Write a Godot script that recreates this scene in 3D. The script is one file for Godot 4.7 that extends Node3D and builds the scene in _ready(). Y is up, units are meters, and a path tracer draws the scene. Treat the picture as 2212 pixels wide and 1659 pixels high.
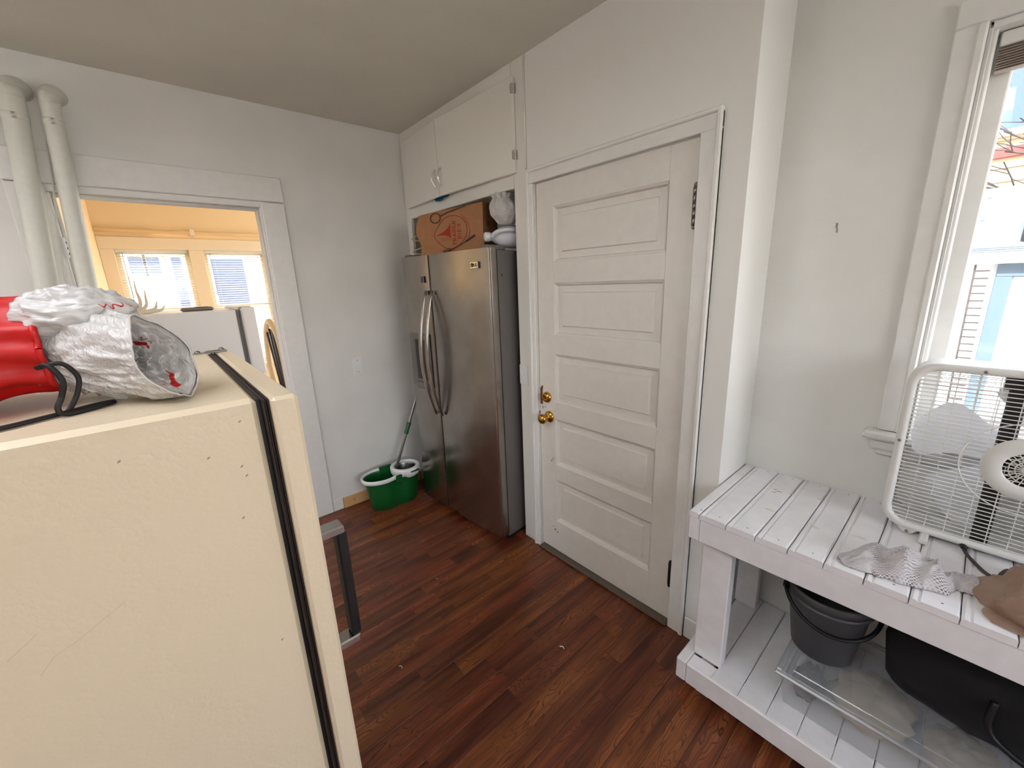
extends Node3D
# A back-porch storage room: cream refrigerator in front, steel refrigerator in a recess, panelled door, window bench.
# World: x runs right along the door wall, y up, z towards the viewer; the door wall's face is z = 0, the left wall's face x = 0.

const CEIL := 2.597
const EX := 2.307      # outer corner where the door wall ends
const NICHE := -0.276  # face of the window wall
const BT := 0.771      # bench top
const WX := 4.30       # right side of the window above the bench
const RX := 5.6        # right wall, out of the picture
const SX0 := 1.5         # added roof light, unseen, put in to brighten from above
const SX1 := 2.8
const SZ0 := 1.9
const SZ1 := 3.0
const SILL := 1.1
const HEAD := 2.4
const RZ := 4.2        # wall behind the camera
const FT := 1.40       # top of the cream refrigerator
var M := {}
var taken := {}
var rng := RandomNumberGenerator.new()

# ------------------------------------------------------------------ set-up
func set_up() -> void:
	rng.seed = 11
	var cam := Camera3D.new()
	cam.name = "camera"
	cam.position = Vector3(2.8685, 1.5694, 1.5243)
	cam.rotation = Vector3(-0.2473, 0.859, -0.0388)
	cam.fov = 87.1
	cam.near = 0.02
	cam.far = 200.0
	add_child(cam)
	cam.current = true
	var env := Environment.new()
	var sky := Sky.new()
	var sm := ProceduralSkyMaterial.new()
	sm.sky_top_color = Color(0.86, 0.91, 1.0)
	sm.sky_horizon_color = Color(1.0, 0.985, 0.955)
	sm.sky_curve = 0.2
	sm.ground_bottom_color = Color(0.60, 0.58, 0.55)
	sm.ground_horizon_color = Color(0.80, 0.79, 0.77)
	sky.sky_material = sm
	env.sky = sky
	env.background_mode = Environment.BG_SKY
	env.background_energy_multiplier = 5.0
	env.tonemap_mode = Environment.TONE_MAPPER_LINEAR
	env.tonemap_exposure = 2.0
	env.sdfgi_enabled = true
	env.ssao_enabled = true
	env.ssil_enabled = true
	var we := WorldEnvironment.new()
	we.name = "world_environment"
	we.environment = env
	add_child(we)
	var sun := DirectionalLight3D.new()
	sun.name = "sun"
	sun.rotation_degrees = Vector3(-48, 2, 0)
	sun.light_color = Color(1.0, 0.97, 0.92)
	sun.light_energy = 4.0
	sun.light_angular_distance = 0.6
	sun.shadow_enabled = true
	add_child(sun)

# ------------------------------------------------------------------ materials
func noise_tex(freq: float, c0: Color, c1: Color, seed_: int, oct := 3, size := 256) -> NoiseTexture2D:
	var n := FastNoiseLite.new()
	n.seed = seed_
	n.noise_type = FastNoiseLite.TYPE_SIMPLEX_SMOOTH
	n.frequency = freq
	n.fractal_octaves = oct
	var t := NoiseTexture2D.new()
	t.width = size
	t.height = size
	t.seamless = true
	t.noise = n
	var g := Gradient.new()
	g.set_color(0, c0)
	g.set_color(1, c1)
	t.color_ramp = g
	return t

func mat(called: String, c: Color, rough := 0.6, metal := 0.0) -> StandardMaterial3D:
	var m := StandardMaterial3D.new()
	m.resource_name = called
	m.albedo_color = c
	m.roughness = rough
	m.metallic = metal
	M[called] = m
	return m

func grained(m: StandardMaterial3D, tile: float, amount: float, seed_: int, freq := 0.02) -> void:   # faint blotches of the same colour
	var lo := 1.0 - amount
	m.albedo_texture = noise_tex(freq, Color(lo, lo, lo), Color(1, 1, 1), seed_, 4)
	m.uv1_triplanar = true
	m.uv1_world_triplanar = true
	m.uv1_scale = Vector3.ONE / tile

func relief(m: StandardMaterial3D, tex: Texture2D, depth_cm: float) -> void:
	m.heightmap_enabled = true
	m.heightmap_texture = tex
	m.heightmap_scale = depth_cm

func wood_image(w: int, h: int, seed_: int, dark: Color, mid: Color, lite: Color) -> ImageTexture:
	var im := Image.create(w, h, false, Image.FORMAT_RGB8)
	var n1 := FastNoiseLite.new(); n1.seed = seed_; n1.frequency = 1.0; n1.fractal_octaves = 3
	var n2 := FastNoiseLite.new(); n2.seed = seed_ + 1; n2.frequency = 1.0; n2.fractal_octaves = 2
	for y in h:
		var v := float(y) / h
		for x in w:
			var u := float(x) / w
			var warp := n1.get_noise_2d(u * 5.0, v * 3.2)
			var ring := sin((u * 13.0 + warp * 5.5) * TAU)
			var fine := n2.get_noise_2d(u * 130.0, v * 5.0)
			var broad := n2.get_noise_2d(u * 9.0 + 40.0, v * 1.6)
			var t := clampf(0.5 + 0.50 * broad + 0.25 * warp + 0.34 * fine, 0.0, 1.0)
			var c := mid.lerp(lite, clampf((t - 0.5) * 2.0, 0, 1)) if t > 0.5 else mid.lerp(dark, clampf((0.5 - t) * 2.0, 0, 1))
			var line := pow(maxf(0.0, ring), 7.0) * clampf(0.30 + 1.3 * broad, 0.0, 1.0)
			c = c.lerp(dark * 0.8, 0.85 * line)
			im.set_pixel(x, y, c)
	return ImageTexture.create_from_image(im)

func make_materials() -> void:
	var bump := noise_tex(0.03, Color.BLACK, Color.WHITE, 5, 3)
	var m := mat("wall_paint", Color(0.905, 0.897, 0.874), 0.55)
	grained(m, 1.3, 0.035, 21, 0.012)
	var mw := mat("wall_paint_rough", Color(0.905, 0.897, 0.874), 0.55)
	mw.uv1_triplanar = true; mw.uv1_world_triplanar = true; mw.uv1_scale = Vector3.ONE / 0.35
	relief(mw, bump, 0.03)
	m = mat("ceiling_paint", Color(0.865, 0.865, 0.815), 0.8)
	grained(m, 1.7, 0.04, 22, 0.01)
	m = mat("trim_paint", Color(0.905, 0.897, 0.876), 0.38)
	grained(m, 0.5, 0.025, 23, 0.03)
	m = mat("door_paint", Color(0.89, 0.87, 0.835), 0.36)
	grained(m, 0.6, 0.03, 24, 0.03)
	m = mat("cabinet_paint", Color(0.90, 0.89, 0.855), 0.42)
	m = mat("pipe_paint", Color(0.87, 0.87, 0.825), 0.45)
	grained(m, 0.3, 0.035, 25, 0.03)
	m = mat("bench_paint", Color(0.94, 0.93, 0.935), 0.42)
	grained(m, 0.4, 0.045, 26, 0.015)
	mat("tan_wall", Color(0.955, 0.84, 0.66), 0.7)
	mat("cream_trim", Color(0.93, 0.86, 0.74), 0.5)
	mat("raw_pine", Color(0.80, 0.63, 0.42), 0.6)
	mat("raw_pine_knot", Color(0.45, 0.28, 0.15), 0.6)
	mat("grey_wood", Color(0.36, 0.32, 0.28), 0.75)
	m = mat("cream_enamel", Color(0.845, 0.78, 0.67), 0.38)
	var leather := FastNoiseLite.new()
	leather.seed = 9; leather.frequency = 0.035; leather.noise_type = FastNoiseLite.TYPE_CELLULAR
	leather.cellular_return_type = FastNoiseLite.RETURN_DISTANCE2_SUB
	var lt := NoiseTexture2D.new(); lt.width = 256; lt.height = 256; lt.seamless = true; lt.noise = leather
	m.uv1_triplanar = true; m.uv1_scale = Vector3.ONE / 0.16
	relief(m, lt, 0.05)
	mat("faint_scuff", Color(0.785, 0.72, 0.615), 0.5)
	mat("scuff", Color(0.60, 0.54, 0.46), 0.6)
	mat("gasket_brown", Color(0.17, 0.13, 0.11), 0.6)
	mat("gasket_edge", Color(0.09, 0.08, 0.075), 0.55)
	mat("black_plastic", Color(0.03, 0.03, 0.04), 0.5)
	mat("chrome", Color(0.78, 0.78, 0.78), 0.14, 1.0)
	mat("bright_chrome", Color(0.93, 0.93, 0.92), 0.25, 1.0)
	mat("painted_hinge", Color(0.70, 0.67, 0.63), 0.4, 0.3)
	mat("dull_metal", Color(0.55, 0.54, 0.53), 0.35, 1.0)
	mat("dark_metal", Color(0.22, 0.20, 0.19), 0.4, 1.0)
	mat("brass", Color(0.78, 0.60, 0.28), 0.16, 1.0)
	mat("old_brass", Color(0.48, 0.32, 0.14), 0.4, 0.8)
	m = mat("steel", Color(0.66, 0.64, 0.62), 0.27, 1.0)
	m.roughness_texture = noise_tex(0.02, Color(0.75, 0.75, 0.75), Color(1, 1, 1), 31, 3)
	m.uv1_triplanar = true; m.uv1_scale = Vector3(1.2, 1.2, 1.2)
	m.albedo_texture = noise_tex(0.012, Color(0.90, 0.88, 0.86), Color(1, 1, 1), 32, 4)
	m.anisotropy_enabled = true
	m.anisotropy = 0.5
	mat("grey_panel", Color(0.44, 0.425, 0.415), 0.45, 0.3)
	mat("dark_grey_plastic", Color(0.14, 0.13, 0.13), 0.4)
	mat("mid_grey_plastic", Color(0.42, 0.41, 0.40), 0.4)
	mat("white_plastic", Color(0.90, 0.90, 0.89), 0.35)
	mat("fan_white", Color(0.88, 0.87, 0.85), 0.4)
	m = mat("fan_blade", Color(0.86, 0.86, 0.87), 0.35)
	m.backlight_enabled = true; m.backlight = Color(0.35, 0.35, 0.37)
	mat("green_plastic", Color(0.02, 0.33, 0.13), 0.35)
	mat("mop_rod", Color(0.60, 0.58, 0.55), 0.3, 0.8)
	m = mat("pail_grey", Color(0.33, 0.33, 0.345), 0.4)
	m = mat("kraft", Color(0.66, 0.46, 0.30), 0.75)
	grained(m, 0.4, 0.10, 41, 0.03)
	mat("print_red", Color(0.60, 0.15, 0.07), 0.7)
	mat("print_pale_red", Color(0.66, 0.34, 0.22), 0.7)
	mat("print_brown", Color(0.20, 0.12, 0.07), 0.7)
	mat("twine", Color(0.80, 0.69, 0.48), 0.8)
	m = mat("milky_plastic", Color(0.84, 0.84, 0.86), 0.35)
	m.backlight_enabled = true; m.backlight = Color(0.3, 0.3, 0.3)
	m = mat("film_white", Color(0.80, 0.785, 0.77), 0.28)
	var cn := FastNoiseLite.new()
	cn.seed = 23; cn.frequency = 0.012; cn.fractal_type = FastNoiseLite.FRACTAL_RIDGED; cn.fractal_octaves = 3
	var ct := NoiseTexture2D.new(); ct.width = 512; ct.height = 512; ct.seamless = true; ct.noise = cn
	m.uv1_scale = Vector3(2, 3, 1)
	relief(m, ct, 0.2)
	m.backlight_enabled = true; m.backlight = Color(0.35, 0.35, 0.35)
	m = mat("film_print", Color(0.88, 0.875, 0.87), 0.28)
	relief(m, ct, 0.2)
	m.albedo_texture = bag_print()
	m.backlight_enabled = true; m.backlight = Color(0.35, 0.35, 0.35)
	m = mat("film_brown", Color(0.60, 0.485, 0.40, 0.80), 0.3)
	m.transparency = BaseMaterial3D.TRANSPARENCY_ALPHA
	m.backlight_enabled = true; m.backlight = Color(0.5, 0.42, 0.35)
	m = mat("red_nylon", Color(0.74, 0.02, 0.018), 0.5)
	mat("black_cord", Color(0.02, 0.02, 0.022), 0.6)
	mat("grey_cord", Color(0.25, 0.23, 0.22), 0.5)
	m = mat("mesh_rag", Color(1, 1, 1), 0.9)
	m.albedo_texture = rag_print()
	mat("navy_cloth", Color(0.035, 0.04, 0.06), 0.85)
	mat("cream_cloth", Color(0.72, 0.66, 0.57), 0.9)
	mat("grey_cloth", Color(0.36, 0.34, 0.33), 0.9)
	mat("blue_cloth", Color(0.10, 0.40, 0.55), 0.8)
	m = mat("clear_bin", Color(0.86, 0.88, 0.9, 0.16), 0.12)
	m.transparency = BaseMaterial3D.TRANSPARENCY_ALPHA
	m = mat("bin_rim", Color(0.72, 0.72, 0.73, 0.45), 0.2)
	m.transparency = BaseMaterial3D.TRANSPARENCY_ALPHA
	m = mat("glass", Color(0.97, 0.99, 1.0, 0.06), 0.02)
	m.transparency = BaseMaterial3D.TRANSPARENCY_ALPHA
	m = mat("shade_fabric", Color(0.70, 0.645, 0.60), 0.85)
	m.backlight_enabled = true; m.backlight = Color(0.3, 0.28, 0.26)
	m = mat("blind_slat", Color(0.94, 0.94, 0.91), 0.4)
	m.backlight_enabled = true; m.backlight = Color(0.4, 0.4, 0.38)
	m = mat("milky_dome", Color(0.95, 0.95, 0.95), 0.5)
	m.backlight_enabled = true; m.backlight = Color(1, 1, 1)
	mat("white_enamel", Color(0.91, 0.905, 0.90), 0.35)
	mat("bone", Color(0.86, 0.83, 0.76), 0.5)
	mat("stool_wood", Color(0.78, 0.66, 0.50), 0.5)
	mat("dark_wood", Color(0.12, 0.075, 0.05), 0.5)
	mat("orange_box", Color(0.90, 0.45, 0.18), 0.6)
	mat("tile_floor_far", Color(0.45, 0.32, 0.22), 0.5)
	mat("red_scratch", Color(0.62, 0.25, 0.18), 0.7)
	mat("nail_dark", Color(0.18, 0.14, 0.12), 0.6)
	mat("stain", Color(0.87, 0.84, 0.80), 0.5)
	mat("chip_dark", Color(0.42, 0.33, 0.25), 0.7)
	mat("crumb", Color(0.88, 0.84, 0.78), 0.7)
	# outdoors
	m = mat("stucco_white", Color(0.90, 0.90, 0.89), 0.9)
	mat("siding_cream", Color(0.64, 0.56, 0.42), 0.8)
	mat("house_tan", Color(0.62, 0.56, 0.47), 0.85)
	mat("trim_red", Color(0.50, 0.12, 0.09), 0.7)
	mat("frame_blue_grey", Color(0.24, 0.32, 0.39), 0.6)
	mat("window_blue", Color(0.16, 0.25, 0.36), 0.3)
	mat("roof_grey", Color(0.30, 0.345, 0.39), 0.9)
	mat("bark", Color(0.17, 0.13, 0.115), 0.9)
	mat("leaf_yellow", Color(0.62, 0.62, 0.20), 0.8)
	m = mat("gravel", Color(0.72, 0.70, 0.67), 0.95)
	grained(m, 1.2, 0.25, 51, 0.05)
	# floor boards: one grain, six tones
	var grain := wood_image(768, 1024, 77, Color(0.25, 0.11, 0.06), Color(0.455, 0.24, 0.145), Color(0.60, 0.36, 0.21))
	var tones := [Color(1, 1, 1), Color(0.86, 0.84, 0.84), Color(1.0, 0.92, 0.92), Color(0.93, 0.90, 0.85), Color(1.0, 1.0, 0.9), Color(0.88, 0.80, 0.82)]
	for i in tones.size():
		m = mat("floor_board_%d" % i, tones[i], 0.36)
		m.albedo_texture = grain
		m.roughness = 0.34

func bag_print() -> ImageTexture:      # white film with a red script and a red swash
	var im := Image.create(512, 512, false, Image.FORMAT_RGB8)
	im.fill(Color(0.90, 0.89, 0.88))
	var red := Color(0.80, 0.08, 0.08)
	var n := FastNoiseLite.new(); n.seed = 4; n.frequency = 0.02
	for y in 512:
		for x in 512:
			var fx := x / 512.0
			var fy := y / 512.0
			var sw := absf(fy - 0.56 - 0.05 * sin(fx * 14.0))
			if fx > 0.60 and fx < 0.86 and sw < 0.035 * sin((fx - 0.60) / 0.26 * PI):
				im.set_pixel(x, y, red)
			var sc := absf(fy - 0.44 - 0.028 * sin(fx * 95.0) - 0.01 * sin(fx * 41.0))
			if fx > 0.64 and fx < 0.80 and sc < 0.008:
				im.set_pixel(x, y, red)
			var band := absf(fx - 0.46 - 0.03 * sin(fy * 22.0))
			if fy > 0.80 and fy < 0.95 and band < 0.045 * sin((fy - 0.80) / 0.15 * PI):
				im.set_pixel(x, y, red)
			var word := absf(fx - 0.60 - 0.022 * sin(fy * 210.0) - 0.01 * sin(fy * 83.0))
			if fy > 0.83 and fy < 0.93 and word < 0.009:
				im.set_pixel(x, y, red)
			if fx > 0.05 and fx < 0.16 and absf(fy - 0.62) < 0.05 and n.get_noise_2d(x * 4.0, y * 4.0) > 0.15:
				im.set_pixel(x, y, red)
	return ImageTexture.create_from_image(im)

func rag_print() -> ImageTexture:      # knitted net: white yarn with rows of grey-brown eyelets, in bands
	var im := Image.create(512, 512, false, Image.FORMAT_RGB8)
	var n := FastNoiseLite.new(); n.seed = 14; n.frequency = 0.012
	for y in 512:
		for x in 512:
			var base := Color(0.82, 0.80, 0.81)
			var cx := fposmod(x + (6.0 if int(y / 8.0) % 2 == 0 else 0.0), 12.0) - 6.0
			var cy := fposmod(y, 8.0) - 4.0
			var d := cx * cx / 14.0 + cy * cy / 6.0
			var band := 0.45 + 0.55 * sin(x * 0.075 + 2.0 * n.get_noise_2d(x, y))
			if d < 1.0:
				base = base.lerp(Color(0.30, 0.25, 0.24), clampf(0.25 + 0.75 * band, 0, 1) * (1.0 - 0.5 * d))
			im.set_pixel(x, y, base)
	return ImageTexture.create_from_image(im)

# ------------------------------------------------------------------ mesh helpers
func mb(smooth := false) -> SurfaceTool:
	var s := SurfaceTool.new()
	s.begin(Mesh.PRIMITIVE_TRIANGLES)
	s.set_smooth_group(0 if smooth else -1)
	return s

func vtx(s: SurfaceTool, p: Vector3, uv: Vector2) -> void:
	s.set_uv(uv)
	s.add_vertex(p)

func tri(s: SurfaceTool, a: Vector3, b: Vector3, c: Vector3, ua := Vector2.ZERO, ub := Vector2.ZERO, uc := Vector2.ZERO) -> void:  # counter-clockwise from outside
	vtx(s, a, ua); vtx(s, c, uc); vtx(s, b, ub)

func quad(s: SurfaceTool, a: Vector3, b: Vector3, c: Vector3, d: Vector3, ua := Vector2.ZERO, ub := Vector2.ZERO, uc := Vector2.ZERO, ud := Vector2.ZERO) -> void:
	tri(s, a, b, c, ua, ub, uc)
	tri(s, a, c, d, ua, uc, ud)

func quad_to(s: SurfaceTool, a: Vector3, b: Vector3, c: Vector3, d: Vector3, n: Vector3) -> void:   # turned so that it faces n
	if (b - a).cross(c - a).dot(n) + (c - a).cross(d - a).dot(n) >= 0.0:
		quad(s, a, b, c, d)
	else:
		quad(s, d, c, b, a)

func axis_point(i: int, j: int, k: int, a: float, b: float, c: float) -> Vector3:
	var p := Vector3.ZERO
	p[i] = a; p[j] = b; p[k] = c
	return p

func bbox(s: SurfaceTool, lo: Vector3, hi: Vector3, b := 0.003, xf := Transform3D.IDENTITY) -> void:   # box with chamfered edges
	var c := (lo + hi) * 0.5
	var h := (hi - lo) * 0.5
	b = minf(b, minf(h.x, minf(h.y, h.z)) * 0.9)
	var t := xf * Transform3D(Basis.IDENTITY, c)
	for i in 3:
		var j := (i + 1) % 3
		var k := (i + 2) % 3
		for si in [-1.0, 1.0]:
			var n := axis_point(i, j, k, si, 0, 0)
			quad_to(s, t * axis_point(i, j, k, si * h[i], -(h[j] - b), -(h[k] - b)), t * axis_point(i, j, k, si * h[i], h[j] - b, -(h[k] - b)), t * axis_point(i, j, k, si * h[i], h[j] - b, h[k] - b), t * axis_point(i, j, k, si * h[i], -(h[j] - b), h[k] - b), t.basis * n)
			if b <= 0.0:
				continue
			for sj in [-1.0, 1.0]:
				quad_to(s, t * axis_point(i, j, k, si * h[i], sj * (h[j] - b), -(h[k] - b)), t * axis_point(i, j, k, si * h[i], sj * (h[j] - b), h[k] - b), t * axis_point(i, j, k, si * (h[i] - b), sj * h[j], h[k] - b), t * axis_point(i, j, k, si * (h[i] - b), sj * h[j], -(h[k] - b)), t.basis * axis_point(i, j, k, si, sj, 0))
	if b > 0.0:
		for sx in [-1.0, 1.0]:
			for sy in [-1.0, 1.0]:
				for sz in [-1.0, 1.0]:
					var p := t * Vector3(sx * h.x, sy * (h.y - b), sz * (h.z - b))
					var q := t * Vector3(sx * (h.x - b), sy * h.y, sz * (h.z - b))
					var r := t * Vector3(sx * (h.x - b), sy * (h.y - b), sz * h.z)
					if (q - p).cross(r - p).dot(t.basis * Vector3(sx, sy, sz)) >= 0.0:
						tri(s, p, q, r)
					else:
						tri(s, p, r, q)

func lathe(s: SurfaceTool, prof: Array, n := 24, xf := Transform3D.IDENTITY, sx := 1.0, sz := 1.0) -> void:   # prof: Vector2(radius, height), going up the outside
	for i in prof.size() - 1:
		var a: Vector2 = prof[i]
		var b: Vector2 = prof[i + 1]
		for k in n:
			var t0 := TAU * k / n
			var t1 := TAU * (k + 1) / n
			var p00 := xf * Vector3(a.x * cos(t0) * sx, a.y, a.x * sin(t0) * sz)
			var p01 := xf * Vector3(b.x * cos(t0) * sx, b.y, b.x * sin(t0) * sz)
			var p11 := xf * Vector3(b.x * cos(t1) * sx, b.y, b.x * sin(t1) * sz)
			var p10 := xf * Vector3(a.x * cos(t1) * sx, a.y, a.x * sin(t1) * sz)
			if a.x < 1e-6:
				tri(s, p00, p01, p11)
			elif b.x < 1e-6:
				tri(s, p00, p01, p10)
			else:
				quad(s, p00, p01, p11, p10)

func smooth_path(pts: Array, per := 6) -> Array:      # Catmull-Rom through the points
	var out := []
	for i in pts.size() - 1:
		var p0: Vector3 = pts[maxi(i - 1, 0)]
		var p1: Vector3 = pts[i]
		var p2: Vector3 = pts[i + 1]
		var p3: Vector3 = pts[mini(i + 2, pts.size() - 1)]
		for k in per:
			var t := float(k) / per
			out.append(p1.cubic_interpolate(p2, p0, p3, t))
	out.append(pts[pts.size() - 1])
	return out

func tube(s: SurfaceTool, pts: Array, rad, n := 10, caps := true) -> void:
	var prof := []
	for k in n:
		prof.append(Vector2(cos(TAU * k / n), sin(TAU * k / n)))
	sweep(s, pts, prof, rad, caps)

func sweep(s: SurfaceTool, pts: Array, prof: Array, rad, caps := true, up := Vector3.ZERO) -> void:   # prof: counter-clockwise outline, scaled by rad at each point
	var rings := []
	var u := Vector3.ZERO
	var n := prof.size()
	for i in pts.size():
		var a: Vector3 = pts[maxi(i - 1, 0)]
		var b: Vector3 = pts[mini(i + 1, pts.size() - 1)]
		var t := (b - a).normalized()
		if up != Vector3.ZERO:
			u = (up - t * up.dot(t)).normalized()
		elif u == Vector3.ZERO:
			var g := Vector3.UP if absf(t.y) < 0.9 else Vector3.RIGHT
			u = (g - t * g.dot(t)).normalized()
		else:
			u = (u - t * u.dot(t)).normalized()
		var w := t.cross(u)
		var r: float = rad[i] if rad is Array else rad
		var ring := []
		for k in n:
			var q: Vector2 = prof[k]
			ring.append(pts[i] + (u * q.x + w * q.y) * r)
		rings.append(ring)
	for i in rings.size() - 1:
		for k in n:
			var k1 := (k + 1) % n
			quad(s, rings[i][k], rings[i][k1], rings[i + 1][k1], rings[i + 1][k])
	if caps:
		for k in range(1, n - 1):
			tri(s, rings[0][0], rings[0][k + 1], rings[0][k])
			var e: Array = rings[rings.size() - 1]
			tri(s, e[0], e[k], e[k + 1])

func extrude(s: SurfaceTool, poly: PackedVector2Array, depth: float, xf := Transform3D.IDENTITY) -> void:   # outline in x, y; from z = 0 to z = depth
	if Geometry2D.is_polygon_clockwise(poly):
		poly.reverse()
	var ids := Geometry2D.triangulate_polygon(poly)
	for i in range(0, ids.size(), 3):
		var a := poly[ids[i]]
		var b := poly[ids[i + 1]]
		var c := poly[ids[i + 2]]
		if (b - a).cross(c - a) < 0.0:
			var sw := b
			b = c
			c = sw
		tri(s, xf * Vector3(a.x, a.y, depth), xf * Vector3(b.x, b.y, depth), xf * Vector3(c.x, c.y, depth))
		tri(s, xf * Vector3(a.x, a.y, 0), xf * Vector3(c.x, c.y, 0), xf * Vector3(b.x, b.y, 0))
	for i in poly.size():
		var a := poly[i]
		var b := poly[(i + 1) % poly.size()]
		quad(s, xf * Vector3(a.x, a.y, 0), xf * Vector3(b.x, b.y, 0), xf * Vector3(b.x, b.y, depth), xf * Vector3(a.x, a.y, depth))

func ring_band(s: SurfaceTool, line: Array, width: float, depth: float, xf: Transform3D, closed := false) -> void:   # a drawn stroke with thickness, in x, y
	var n := line.size()
	for i in (n if closed else n - 1):
		var a: Vector2 = line[i]
		var b: Vector2 = line[(i + 1) % n]
		var d := (b - a).normalized() * width * 0.3
		var o := (b - a).normalized().orthogonal() * width * 0.5
		extrude(s, PackedVector2Array([a - d + o, a - d - o, b + d - o, b + d + o]), depth, xf)

func surf(s: SurfaceTool, f: Callable, nu: int, nv: int, flip := false) -> void:     # a sheet or body from a function of u, v
	var grid := []
	for i in nu + 1:
		var row := []
		for j in nv + 1:
			row.append(f.call(float(i) / nu, float(j) / nv))
		grid.append(row)
	for i in nu:
		for j in nv:
			var ua := Vector2(float(i) / nu, float(j) / nv)
			var ub := Vector2(float(i + 1) / nu, float(j) / nv)
			var uc := Vector2(float(i + 1) / nu, float(j + 1) / nv)
			var ud := Vector2(float(i) / nu, float(j + 1) / nv)
			if flip:
				quad(s, grid[i][j], grid[i][j + 1], grid[i + 1][j + 1], grid[i + 1][j], ua, ud, uc, ub)
			else:
				quad(s, grid[i][j], grid[i + 1][j], grid[i + 1][j + 1], grid[i][j + 1], ua, ub, uc, ud)

func numbered(called: String) -> String:
	taken[called] = taken.get(called, 0) + 1
	return called if taken[called] == 1 else "%s_%03d" % [called, taken[called] - 1]

func obj(s: SurfaceTool, called: String, m: Material, parent: Node = self) -> MeshInstance3D:
	s.generate_normals()
	s.set_material(m)
	var o := MeshInstance3D.new()
	o.mesh = s.commit()
	o.name = numbered(called) if parent == self else called
	o.cast_shadow = GeometryInstance3D.SHADOW_CASTING_SETTING_ON
	parent.add_child(o, true)
	return o

func box(called: String, lo: Vector3, hi: Vector3, m: Material, parent: Node = self, b := 0.003) -> MeshInstance3D:
	var s := mb()
	bbox(s, lo, hi, b)
	return obj(s, called, m, parent)

func copy_mesh(src: MeshInstance3D, called: String, parent: Node, xf: Transform3D, m: Material = null) -> MeshInstance3D:
	var o := MeshInstance3D.new()
	o.mesh = src.mesh
	o.name = called
	o.transform = xf
	if m:
		o.material_override = m
	parent.add_child(o, true)
	return o

func tag(o: Node, label: String, category: String, group := "") -> void:
	o.set_meta("label", label)
	o.set_meta("category", category)
	if group:
		o.set_meta("group", group)

func thing(called: String, label: String, category: String, at := Vector3.ZERO, turn := 0.0, group := "") -> Node3D:
	var o := Node3D.new()
	o.name = numbered(called)
	add_child(o)
	o.position = at
	o.rotation.y = turn
	tag(o, label, category, group)
	return o

func structure(o: Node, label: String, category: String) -> Node:
	o.set_meta("kind", "structure")
	tag(o, label, category)
	return o

func base(called: String) -> Node3D:
	var o := Node3D.new()
	o.name = numbered(called)
	add_child(o)
	return o

func V(x: float, y: float, z: float) -> Vector3:
	return Vector3(x, y, z)

# ------------------------------------------------------------------ the room
func build_floor() -> void:
	var f := base("floor")
	structure(f, "dark reddish-brown wood-look strip floor of the room", "floor")
	box("subfloor", V(-0.14, -0.12, -0.75), V(RX + 0.14, -0.012, RZ + 0.14), M["grey_wood"], f, 0.0)
	var w := 0.083
	var x0 := 1.37 - w * 17.0
	# joints read from the photograph: strip -> z of a joint
	var known := {18: 0.665, 17: 0.92, 21: 0.517, 22: 0.72, 25: 0.33, 28: 0.287, 16: 0.664, 19: 0.30}
	var r := RandomNumberGenerator.new()
	r.seed = 5
	for k in 40:
		var xa := x0 + k * w
		if xa > 3.2:
			break
		var z := -0.74
		var cuts := [z]
		var at: float = known[k] if known.has(k) else r.randf_range(-0.4, 0.9)
		while at > -0.55:
			at -= 0.915
		while at < 1.9:
			if at > -0.65:
				cuts.append(at)
			at += 0.915
		cuts.append(2.05)
		for c in cuts.size() - 1:
			var za: float = cuts[c]
			var zb: float = cuts[c + 1]
			var s := mb()
			var g := 0.0004
			var lo := V(maxf(xa, 0.0) + g, -0.012, za + g)
			var hi := V(xa + w - g, 0.0, zb - g)
			if hi.x - lo.x < 0.01:
				continue
			var bv := 0.0006
			var ou := r.randf()
			var ov := r.randf()
			# top with grain coordinates, chamfer and sides
			var t := [V(lo.x + bv, 0, lo.z + bv), V(lo.x + bv, 0, hi.z - bv), V(hi.x - bv, 0, hi.z - bv), V(hi.x - bv, 0, lo.z + bv)]
			var e := [V(lo.x, -bv, lo.z), V(lo.x, -bv, hi.z), V(hi.x, -bv, hi.z), V(hi.x, -bv, lo.z)]
			var uv := []
			for p in t:
				uv.append(Vector2((p.x - lo.x) / 0.56 + ou, (p.z - lo.z) / 1.5 + ov))
			quad(s, t[0], t[1], t[2], t[3], uv[0], uv[1], uv[2], uv[3])
			for i in 4:
				var j := (i + 1) % 4
				quad(s, t[j], t[i], e[i], e[j], uv[j], uv[i], uv[i], uv[j])
				quad(s, e[j], e[i], e[i] - V(0, 0.011, 0), e[j] - V(0, 0.011, 0), uv[j], uv[i], uv[i], uv[j])
			obj(s, "floor_board", M["floor_board_%d" % r.randi_range(0, 5)], f)

	# the part of the floor beyond the picture, joined
	var rest := mb()
	for q in [[0.0, 2.05, x0 + 39 * w, RZ], [x0 + 39 * w, -0.28, RX, RZ]]:
		var uv := Vector2(1.0 / 0.56, 1.0 / 1.5)
		quad(rest, V(q[0], 0, q[1]), V(q[0], 0, q[3]), V(q[2], 0, q[3]), V(q[2], 0, q[1]), Vector2(q[0], q[1]) * uv, Vector2(q[0], q[3]) * uv, Vector2(q[2], q[3]) * uv, Vector2(q[2], q[1]) * uv)
	var ro := obj(rest, "farther_boards", M["floor_board_0"], f)
	ro.set_meta("kind", "stuff")

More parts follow.
